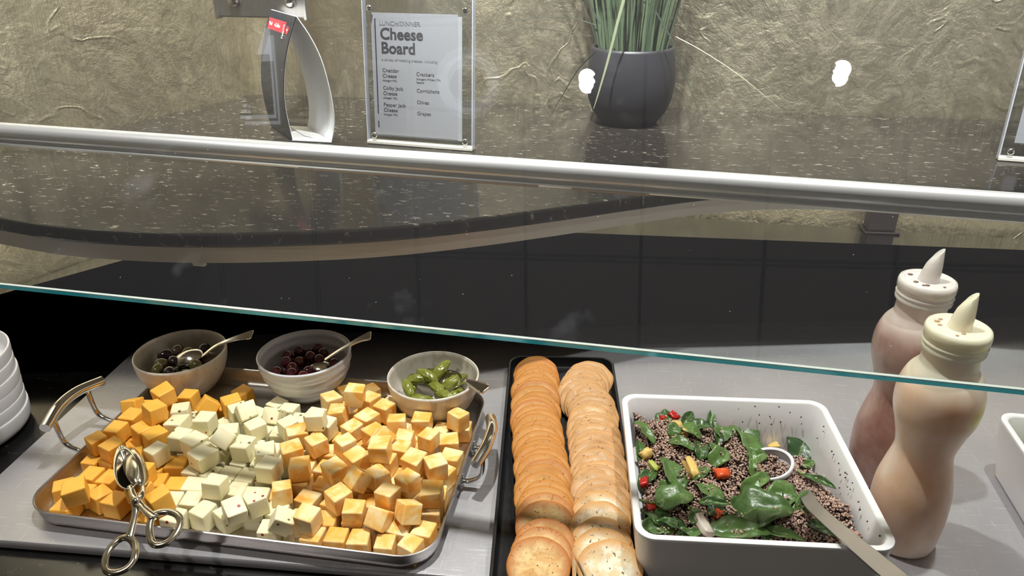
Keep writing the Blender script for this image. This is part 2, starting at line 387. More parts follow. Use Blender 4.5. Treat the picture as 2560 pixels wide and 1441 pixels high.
# ---------------------------------------------------------------- sneeze guard
TAU = math.radians(38.45); gd = Vector((0, math.cos(TAU), math.sin(TAU))); gn = Vector((0, -math.sin(TAU), math.cos(TAU)))
G = Vector((0, .472, .310)); GL, GT = .62, .013; GX0, GX1 = -1.30, 1.5
rotg = Matrix((Vector((1, 0, 0)), gd, gn)).transposed()
sg = thing('sneeze_guard', 'tilted clear glass sneeze guard with a satin aluminium rail over the food', 'sneeze guard', (0, 0, 0))
gm = (GX0+GX1)/2
bm = bmesh.new(); box(bm, Vector((gm, 0, 0))+G+gd*(GL/2)-gn*(GT/2), (GX1-GX0, GL, GT), rotg)
bmesh.ops.recalc_face_normals(bm, faces=bm.faces)
for f in bm.faces: f.material_index = 0 if abs(f.normal.dot(gn)) > .9 else 1
obj('glass_pane', bm, [M_glass, M_gedge], sg)
obj('ground_edge_strip', bx(Vector((gm, 0, 0))+G-gd*.0006-gn*.0008, (GX1-GX0, .0016, .0016), rotg), M_gedge_pale, sg)
# rail under the pane
rc = (at(1280, 424, .398)); rs_ = (rc-G).dot(gd)
m = Mat('satin_aluminium'); m.metal(1.0); m.metal(.5); m.base((.80, .80, .83)); n = m.noise(m.co('Object', (1.5, 160, 160)), 6, 3); m.rough(.34); m.bump(n, .12, .0004); M_alu = m.m
RR = .0088
prof = [(RR*math.cos(math.radians(k)), RR*math.sin(math.radians(k))) for k in range(-30, 211, 10)]+[(-.0090, -.0055), (-.0118, -.0056), (-.0118, -.0078), (-.0088, -.0080), (.0060, -.0078)]
def rail_o(x): return G+Vector((x, 0, 0))+gd*(.170+(x+.662)*(.1552-.170)/.924)-gn*(GT+.0062)
obj('rail', loft([[tuple(rail_o(x)+gd*p+gn*q_) for p, q_ in prof] for x in (GX0-.02, GX1+.02)]), M_alu, sg, auto=35)
for xa, xb in ((at(735, 412, .39).x, at(1330, 470, .39).x), (at(1420, 470, .39).x, at(1620, 490, .39).x)):
    obj('seal_strip', bx(rail_o((xa+xb)/2)-gd*.0125-gn*.0066, (xb-xa, .0018, .0014), rotg @ Matrix.Rotation(-.016, 3, 'Z')), plain('tan_seal', (.45, .33, .22), .5), sg)
# glass clamp bracket hanging behind the guard
bc = aty(657, 22, 1.21)
br = thing('glass_clamp_bracket', 'steel mounting bracket with two bolts hanging behind the black card stand', 'bracket', (bc.x, 1.21, bc.z+.008))
obj('plate', bx((0, 0, .006), (.166, .012, .056)), steel('bracket_steel', (.50, .48, .46), .3, (160, 8, 8)), br, bevel=.003)
for s in (-1, 1): obj('edge_rib', bx((s*.081, -.004, .006), (.006, .016, .06)), M_dullsteel, br, bevel=.0015)
for bxx in (-.047, .056):
    b = obj('bolt', lathe([(.0, .009), (.006, .0085), (.0095, .005), (.0105, 0)][::-1], 20), M_cutlery, br, smooth=True); b.location = (bxx, -.0065, .004); b.rotation_euler = (PI/2, 0, 0)
obj('hanger', bx((0, .004, (.035+ZC-bc.z-.008)/2), (.03, .006, ZC-bc.z-.008-.035)), M_dullsteel, br)
# ---------------------------------------------------------------- ceiling fittings (seen mirrored in the glass)
M_lens = bpy.data.materials.new('lamp_lens'); M_lens.use_nodes = True; b = M_lens.node_tree.nodes['Principled BSDF']
b.inputs['Emission Color'].default_value = (.92, .96, 1, 1); b.inputs['Emission Strength'].default_value = 300
M_trim = plain('white_fitting', (.8, .8, .8), .4)
for k, (x, y, lab) in enumerate(((-.221, .724, 'small bright ceiling downlight mirrored beside the plant pot'), (.357, .760, 'small bright ceiling downlight mirrored in the glass right of the plant'))):
    d = thing('downlight', lab, 'lamp', (x, y, ZC-.0035))
    obj('trim_ring', lathe([(.012, -.001), (.027, -.001), (.029, -.006), (.014, -.007), (.012, -.003)], 32, False, False), M_trim, d, smooth=True)
    obj('lens', lathe([(0, -.0045), (.0080, -.0045), (.010, -.002)], 24, False, False), M_lens, d)
for k, (x, y) in enumerate(((-.98, 1.10), (-.42, 1.24), (.10, 1.22), (.62, 1.24))): pass
ringm = Mat('glowing_ring'); ringm.base((.9, .93, 1)); ringm._set('Emission Color', (.80, .88, 1)); ringm._set('Emission Strength', 1.1)
sp_ = thing('ring_lamp', 'round pale ring-shaped ceiling lamp mirrored in the glass beside the menu sign', 'lamp', (-.523, .709, ZC-.0035))
obj('bezel', lathe([(.052, -.001), (.076, -.001), (.080, -.010), (.070, -.014), (.052, -.008)], 48, False, False), ringm.m, sp_, smooth=True)
obj('centre_cap', lathe([(0, -.006), (.052, -.006)], 40, False, False), plain('grey_grille', (.30, .28, .25), .6), sp_)
ap = thing('ceiling_access_panel', 'square white ceiling light panel mirrored in the glass over the left wall', 'light panel', (-1.18, .70, ZC-.006), gang)
obj('frame', bx((0, 0, -.004), (.28, .26, .010)), M_trim, ap, bevel=.001)
me_ = Mat('backlit_panel'); me_.base((.9, .92, 1)); me_._set('Emission Color', (.86, .90, 1.0)); me_._set('Emission Strength', 3.6)
obj('diffuser', bx((0, 0, -.0105), (.25, .23, .003)), me_.m, ap)
vt = thing('ceiling_vent', 'dark louvred ceiling vent mirrored in the glass below the bracket', 'vent', (-1.115, .675, ZC-.021), gang)
M_dk = plain('dark_vent', (.05, .045, .04), .6)
obj('vent_box', bx((.02, 0, 0), (.075, .155, .010)), M_dk, vt)
obj('vent_arm', bx((-.045, .072, 0), (.07, .012, .010)), M_dk, vt)
for k in range(6): obj('louvre', bx((.02, -.06+k*.024, -.008), (.066, .006, .006)), M_trim, vt)
for k in range(4): obj('side_louvre', bx((-.055, -.075+k*.015, -.002), (.07, .006, .006)), M_dk, vt)
# ================================================================ THINGS ON THE UPPER SHELF
def lettering(txt, size, mat, parent, loc, rot=(0, 0, 0), depth=.0002, bold=0, name='lettering', align='LEFT', sx=1):
    cu = bpy.data.curves.new(name, 'FONT'); cu.body = txt; cu.size = size; cu.extrude = depth; cu.offset = bold; cu.align_x = align; cu.resolution_u = 3
    o = bpy.data.objects.new(name, cu); C.objects.link(o); dg = bpy.context.evaluated_depsgraph_get(); me = bpy.data.meshes.new_from_object(o.evaluated_get(dg))
    bpy.data.objects.remove(o); t = link(name, me, mat, parent); t.location = loc; t.rotation_euler = rot; t.scale = (sx, 1, 1); return t
M_ink = plain('dark_grey_ink', srgb(70, 68, 72), .6)
M_ink2 = plain('pale_grey_ink', srgb(140, 135, 138), .6)
M_paper = plain('printed_paper', (.48, .465, .48), .7)
def sign(name, label, px_l, px_r, W, H, lean, first):
    a = at(*px_l, SZ+.0005); b = at(*px_r, SZ+.0005); d = (b-a); rz = math.atan2(d.y, d.x)
    s = thing(name, label, 'sign', (a.x, a.y, SZ+.0005), rz)
    L = Matrix.Rotation(-lean, 3, 'X')
    def P(o, x, y, z): v = L @ Vector((x, y, z)); o.location = v; o.rotation_euler = (-lean, 0, 0)
    # two acrylic sheets, thin edges, base lip, four bolts and the printed card between them
    o = obj('front_sheet', bx((0, 0, 0), (W, .004, H)), M_acrylic, s); P(o, W/2, .002, H/2+.004)
    o = obj('back_sheet', bx((0, 0, 0), (W, .004, H)), M_acrylic, s); P(o, W/2, .0085, H/2+.004)
    for x in (-.0008, W+.0008):
        o = obj('sheet_edge', bx((0, 0, 0), (.0016, .0105, H)), M_acredge, s); P(o, x, .0053, H/2+.004)
    o = obj('base_lip', bx((0, 0, 0), (W+.003, .016, .005)), plain('acrylic_lip', (.78, .74, .64), .2), s, bevel=.0008); o.location = (W/2, .006, .0025)
    for x in (.012, W-.010):
        for z in (.014, H-.012):
            o = obj('bolt', lathe([(.0048, 0), (.0048, .0022), (.003, .0035), (0, .004)], 20), M_acredge if False else M_chrome, s, smooth=True)
            v = L @ Vector((x, -.0002, z)); o.location = v; o.rotation_euler = (PI/2-lean, 0, 0)
    if not first:
        o = obj('card', bx((0, 0, 0), (W-.03, .0006, H-.04)), M_paper, s); P(o, W/2, .0052, H/2+.006)
        o = obj('picture', bx((0, 0, 0), (W-.06, .0002, .12)), plain('black_print', (.02, .02, .02), .5), s); P(o, W/2+.002, .0047, .08)
        return s
    o = obj('card', bx((0, 0, 0), (.140, .0006, .183)), M_paper, s); P(o, .082, .0052, .1065)
    c = o
    e = obj('card_backing', bx((0, 0, 0), (.148, .0004, .182)), plain('white_backing', (.56, .55, .56), .7), s); P(e, .0845, .0058, .1040)
    def T(txt, size, x, z, mat=M_ink, bold=0, sx=1): return lettering(txt, size, mat, c, (x-.084, -.0005, z-.1065), (PI/2, 0, 0), .0001, bold, sx=sx)
    T('LUNCH/DINNER', .0092, .0265, .180, M_ink2, .0001)
    T('Cheese', .0235, .0270, .1600, M_ink, .0006); T('Board', .0235, .0280, .1395, M_ink, .0006)
    T('a variety of rotating cheeses, including', .0060, .0285, .1280, M_ink2)
    for t1, t2, z in (('Cheddar', 'Cheese', .1115), ('Colby Jack', 'Cheese', .0850), ('Pepper Jack', 'Cheese', .0595)):
        T(t1, .0080, .0290, z, M_ink); T(t2, .0080, .0290, z-.0082, M_ink); T('Allergen: Milk', .0043, .0290, z-.0140, M_ink)
    T('Crackers', .0080, .0860, .108, M_ink); T('Allergens: Wheat, Milk,', .0043, .0860, .1020, M_ink); T('Sesame', .0043, .0860, .0970, M_ink)
    T('Cornichons', .0080, .0860, .0835, M_ink); T('Olives', .0080, .0860, .066, M_ink); T('Grapes', .0080, .0860, .049, M_ink)
    bar = obj('navy_line', bx((-.084+.0195, -.0005, .0120), (.0018, .0003, .142)), plain('navy_ink', srgb(40, 44, 70), .6), c)
    bar2 = obj('navy_line', bx((-.084+.0195, -.0005, -.0755), (.0018, .0003, .010)), plain('navy_ink_dark', srgb(25, 28, 40), .6), c)
    return s
sign('menu_sign', 'clear acrylic sign holder with the Cheese Board menu card', (921, 358), (1176, 378), .176, .216, .10, True)
sign('menu_sign', 'second acrylic sign holder cut off at the right end of the granite shelf', (2497, 401), (2640, 412), .176, .216, .10, False)
# ---------- curved black and white card stand
n0 = at(730, 352, SZ+.001); n1 = at(828, 357, SZ+.001); f0 = at(648, 296, SZ+.001); ev = (f0-n0)*.62
pn = (n1-n0).cross(Vector((0, 0, 1))).normalized()
fr_px = [(730, 352), (720, 310), (712, 270), (708, 225), (711, 160), (722, 100), (740, 42)]
bk_px = [(828, 357), (834, 325), (834, 285), (824, 225), (803, 150), (775, 92), (741, 42)]
def onp(q): return atp(q[0], q[1], n0, pn)
frp = curve_pts([onp(q) for q in fr_px], 5); bkp = curve_pts([onp(q) for q in bk_px], 5)
cs = thing('card_stand', 'curved card stand, black outside and white inside, with a red label near its top', 'stand', tuple((n0+n1)/2))
org = (n0+n1)/2
def sheet(name, P, mat, off, th=.0012, flip=1):
    bm = bmesh.new(); rows = []; m_ = len(P)//2
    s0 = 1 if ((P[m_+1]-P[m_-1]).cross(ev)).dot(EYE-P[m_]) > 0 else -1
    for i, p in enumerate(P):
        t = (P[min(i+1, len(P)-1)]-P[max(i-1, 0)]).normalized(); nn = t.cross(ev).normalized()*s0*flip
        k = i/(len(P)-1); e = ev*(1+.10*k); p = p-org-nn*off
        rows.append([bm.verts.new(v) for v in (p, p+e, p+e-nn*th, p-nn*th)])
    for A, B in zip(rows, rows[1:]):
        for k in range(4):
            j = (k+1) % 4; bm.faces.new((A[k], A[j], B[j], B[k]))
    bm.faces.new(rows[0][::-1]); bm.faces.new(rows[-1]); return obj(name, bm, mat, cs, auto=50)
M_cardb = plain('glossy_black_card', (.022, .024, .032), .25); M_cardw = plain('white_card', (.80, .80, .82), .5)
sheet('front_panel', frp, M_cardb, 0); sheet('front_lining', frp, M_cardw, .0013, .0006)
sheet('back_panel', bkp, M_cardw, 0)
bm = bmesh.new()
vs = [n0-org, n1-org, n1-org+ev, n0-org+ev]; v0 = [bm.verts.new(v) for v in vs]; v1 = [bm.verts.new(v+Vector((0, 0, .0012))) for v in vs]
bm.faces.new(v0[::-1]); bm.faces.new(v1)
for i in range(4): bm.faces.new((v0[i], v0[(i+1) % 4], v1[(i+1) % 4], v1[i]))
obj('base_panel', bm, M_cardw, cs)
bm = bmesh.new(); i0 = n1-org+Vector((0, 0, .0015)); mid = (n0+n1)/2-org
vs = [i0+ev*.05, i0+ev, mid+ev+Vector((0, 0, .0018)), mid+ev*.3+Vector((0, 0, .002))]
vv = [bm.verts.new(v) for v in vs]; v2 = [bm.verts.new(v+Vector((0, 0, .0008))) for v in vs]
bm.faces.new(vv[::-1]); bm.faces.new(v2)
for i in range(4): bm.faces.new((vv[i], vv[(i+1) % 4], v2[(i+1) % 4], v2[i]))
obj('inner_flap', bm, M_cardw, cs)
# label on the black front, following the panel near its top
pk = onp((733, 63)); pk2 = onp((727, 86)); ud = (pk-pk2).normalized(); ed = ev.normalized(); ln = ud.cross(-ed).normalized()
mq = len(frp)//2; ln = (frp[mq+1]-frp[mq-1]).cross(ev)
ln = (onp((740, 42))-onp((727, 86))).cross(ev).normalized()
if ln.dot(EYE-pk) < 0: ln = -ln
xr = -ed; Mx = Matrix((xr, ln.cross(xr), ln)).transposed()
El = ev.length*1.08
lab = obj('red_label', bx((0, 0, 0), (El*.70, .0175, .0004)), plain('red_label', srgb(205, 45, 55), .5), cs)
lc = onp((731, 76))-org+ed*El*.60+ln*.0008
lab.matrix_local = Matrix.Translation(lc) @ Mx.to_4x4()
lettering('Mind', .0078, plain('white_print', (.9, .9, .9), .5), lab, (-El*.31, -.0025, .0004), name='lettering')
lettering('to', .004, bpy.data.materials['white_print'], lab, (-.011, -.0015, .0004)); lettering('Coffee', .0085, bpy.data.materials['white_print'], lab, (-.0065, -.0028, .0004))
l2 = obj('red_spot', lathe([(0, .0003), (.006, .0003), (.006, 0)], 20), bpy.data.materials['red_label'], cs)
l2.matrix_local = Matrix.Translation(onp((729, 80))-org+ed*El*.15+ln*.0008) @ Mx.to_4x4()
lettering('by', .005, bpy.data.materials['white_print'], l2, (-.003, -.001, .0004))
l3 = lettering('!torn', .0110, bpy.data.materials['white_print'], cs, (0, 0, 0)); l3.matrix_local = Matrix.Translation(onp((723, 104))-org+ed*El*.20+ln*.0030) @ Mx.to_4x4() @ Matrix.Rotation(PI/2, 4, 'Z')
# ---------- plant pot with grass
pc = Vector((-.083, 1.335, SZ+.0005)); 
pp = thing('potted_grass', 'tall green grass in a rounded dark charcoal pot on the granite shelf', 'plant', tuple(pc))
pf = [(0, 0), (.046, 0), (.052, .004), (.064, .020), (.0725, .042), (.0755, .066), (.0755, .088), (.073, .108), (.0695, .124), (.0685, .1285), (.0655, .1285), (.066, .120), (.069, .100), (.066, .06), (0, .05)]
obj('pot', lathe(pf, 56, False, False), plain('charcoal_pot', (.022, .021, .026), .45), pp, smooth=True)
obj('soil', lathe([(0, .112), (.0665, .112), (.0665, .108)], 40, True, False), plain('dark_soil', (.01, .009, .007), .9), pp)
gm1 = Mat('grass_green'); gm1.base(gm1.mix(gm1.n('ObjectInfo').outputs['Random'], (.045, .075, .042), (.13, .17, .095))); gm1.rough(.5); M_grass = gm1.m
M_gpale = plain('pale_grass', (.38, .42, .26), .5); M_gdark = plain('dark_grass', (.035, .05, .035), .5)
def blade(P, w0, mat, name='grass_blade', nseg=6):
    pts = curve_pts(P, nseg); n = len(pts); bm = bmesh.new()
    wd = [w0*(1-.85*(i/(n-1))**2) for i in range(n)]
    ct = [(Vector((1, .3, 0))) for _ in range(n)]
    strip(bm, pts, wd, .0006, lambda i: ct[i]); return obj(name, bm, mat, pp)
for i in range(170):
    a = random.uniform(0, 2*PI); r = .055*math.sqrt(random.random()); x, y = r*math.cos(a), r*math.sin(a)
    sp = random.uniform(.5, 1.15); tx, ty = x*(1+1.2*sp)+random.gauss(0, .012), y*(1+.6*sp)+random.gauss(0, .010)
    ty = min(ty, .065)
    hgt = random.uniform(.30, .42); bend = random.gauss(0, .03)
    blade([(x, y, .108), (x*.6+tx*.4, y*.6+ty*.4, .108+hgt*.35), (tx, ty, .108+hgt*.7), (tx*1.4+bend, min(ty*1.2, .085), .108+hgt)], random.uniform(.0022, .004), M_grass, nseg=3)
def dp(*px, Y=1.30): return [aty(x, y, Y)-pc for x, y in px]
blade(dp((1535, 120), (1560, 20), (1600, -40))[:1]+dp((1560, 20), (1625, -60))+[], .003, M_grass)
blade(dp((1568, -30), (1548, 40), (1520, 150), (1497, 230), (1484, 272), Y=1.24), .0045, M_gpale)
blade(dp((1492, 112), (1478, 60), (1462, 20), (1447, -15), Y=1.3), .0022, M_gdark)
blade(dp((1488, 130), (1445, 175), (1405, 240), (1372, 296), Y=1.27), .0022, M_gdark)
blade(dp((1500, 66), (1420, 45), (1300, 50), (1180, 92), Y=1.33), .0012, M_gdark)
blade(dp((1485, 92), (1390, 76), (1290, 72), (1180, 98), Y=1.34), .0012, M_gdark)
blade(dp((1640, 30), (1685, 110), (1710, 180), (1745, 270), Y=1.27), .0026, M_gdark)
blade(dp((1690, 92), (1760, 130), (1850, 190), (1950, 272), Y=1.32), .0013, M_gpale)
blade(dp((1500, 60), (1480, 20), (1468, -20), Y=1.29), .003, M_gdark)
# ================================================================ THINGS ON THE COUNTER
# steel insert
pa = math.radians(6.2); pu = Vector((math.cos(pa), math.sin(pa), 0)); pv = Vector((-math.sin(pa), math.cos(pa), 0))
pl0 = at(0, 1184, .012); fl0 = at(640, 1404, .012)
s_ = (fl0-pl0).dot(pv); corner = pl0+pv*s_
ins = thing('steel_insert', 'large scratched stainless steel insert plate lying on the black counter', 'steel plate', (corner.x, corner.y, .0005), pa)
PW, PD = 1.62, .70
obj('plate', loft([[(x, y, z) for x, y in rrect(PW-2*g, PD-2*g, .012, 5, PW/2, PD/2)] for g, z in ((.003, 0), (0, .002), (0, .0095), (.0012, .0112), (.003, .0115))]), M_plate, ins, auto=40)
# ---------- cheese tray
TO = Vector((-.425, .638, .012)); TA = math.radians(3.0); TW, TD = .447, .293
tr = thing('cheese_tray', 'rectangular stainless steel tray with two bar handles holding the cheese cubes', 'tray', tuple(TO), TA)
out = [(TW-.016, TD-.016, .030, .0), (TW-.006, TD-.006, .034, .003), (TW-.001, TD-.001, .036, .010), (TW, TD, .036, .0195), (TW+.0030, TD+.0030, .0375, .0212), (TW+.0032, TD+.0032, .0375, .0222), (TW+.001, TD+.001, .036, .0228),
       (TW-.003, TD-.003, .034, .0215), (TW-.0042, TD-.0042, .034, .010), (TW-.010, TD-.010, .032, .0032), (TW-.022, TD-.022, .028, .0014)]
M_tray = steel('tray_steel', (.56, .53, .51), .30, (12, 12, 150), .03)
obj('pan', loft(tray_rings(out)), M_tray, tr, auto=60)
for s in (-1, 1):
    x0 = s*(TW/2+.001); reach, zt_, y0_, hl = (.036, .062, -.006, .050) if s < 0 else (.027, .052, .012, .043)
    h0 = obj('handle', tube(bmesh.new(), curve_pts([(x0+s*(reach-.007), y0_-hl, zt_-.006), (x0+s*reach, y0_-.016, zt_), (x0+s*reach, y0_+.016, zt_), (x0+s*(reach-.007), y0_+hl, zt_-.006)], 6), .0064, 16), M_chrome, tr, auto=40)
    for yk in (y0_-.030, y0_+.030):
        obj('handle_bracket', tube(bmesh.new(), curve_pts([(x0, yk, .011), (x0+s*reach*.4, yk, .012), (x0+s*reach*.85, yk, .022), (x0+s*(reach-.001), yk, zt_-.005)], 5), .0034, 10, flat=.7), M_chrome, h0, smooth=True)
        for dz in (.006, .015):
            rv = obj('rivet', lathe([(.003, 0), (.0026, .0012), (0, .0018)], 12), M_chrome, h0, smooth=True); rv.location = (x0+s*.0006, yk+(dz-.01)*.8, dz); rv.rotation_euler = (0, s*PI/2, 0)
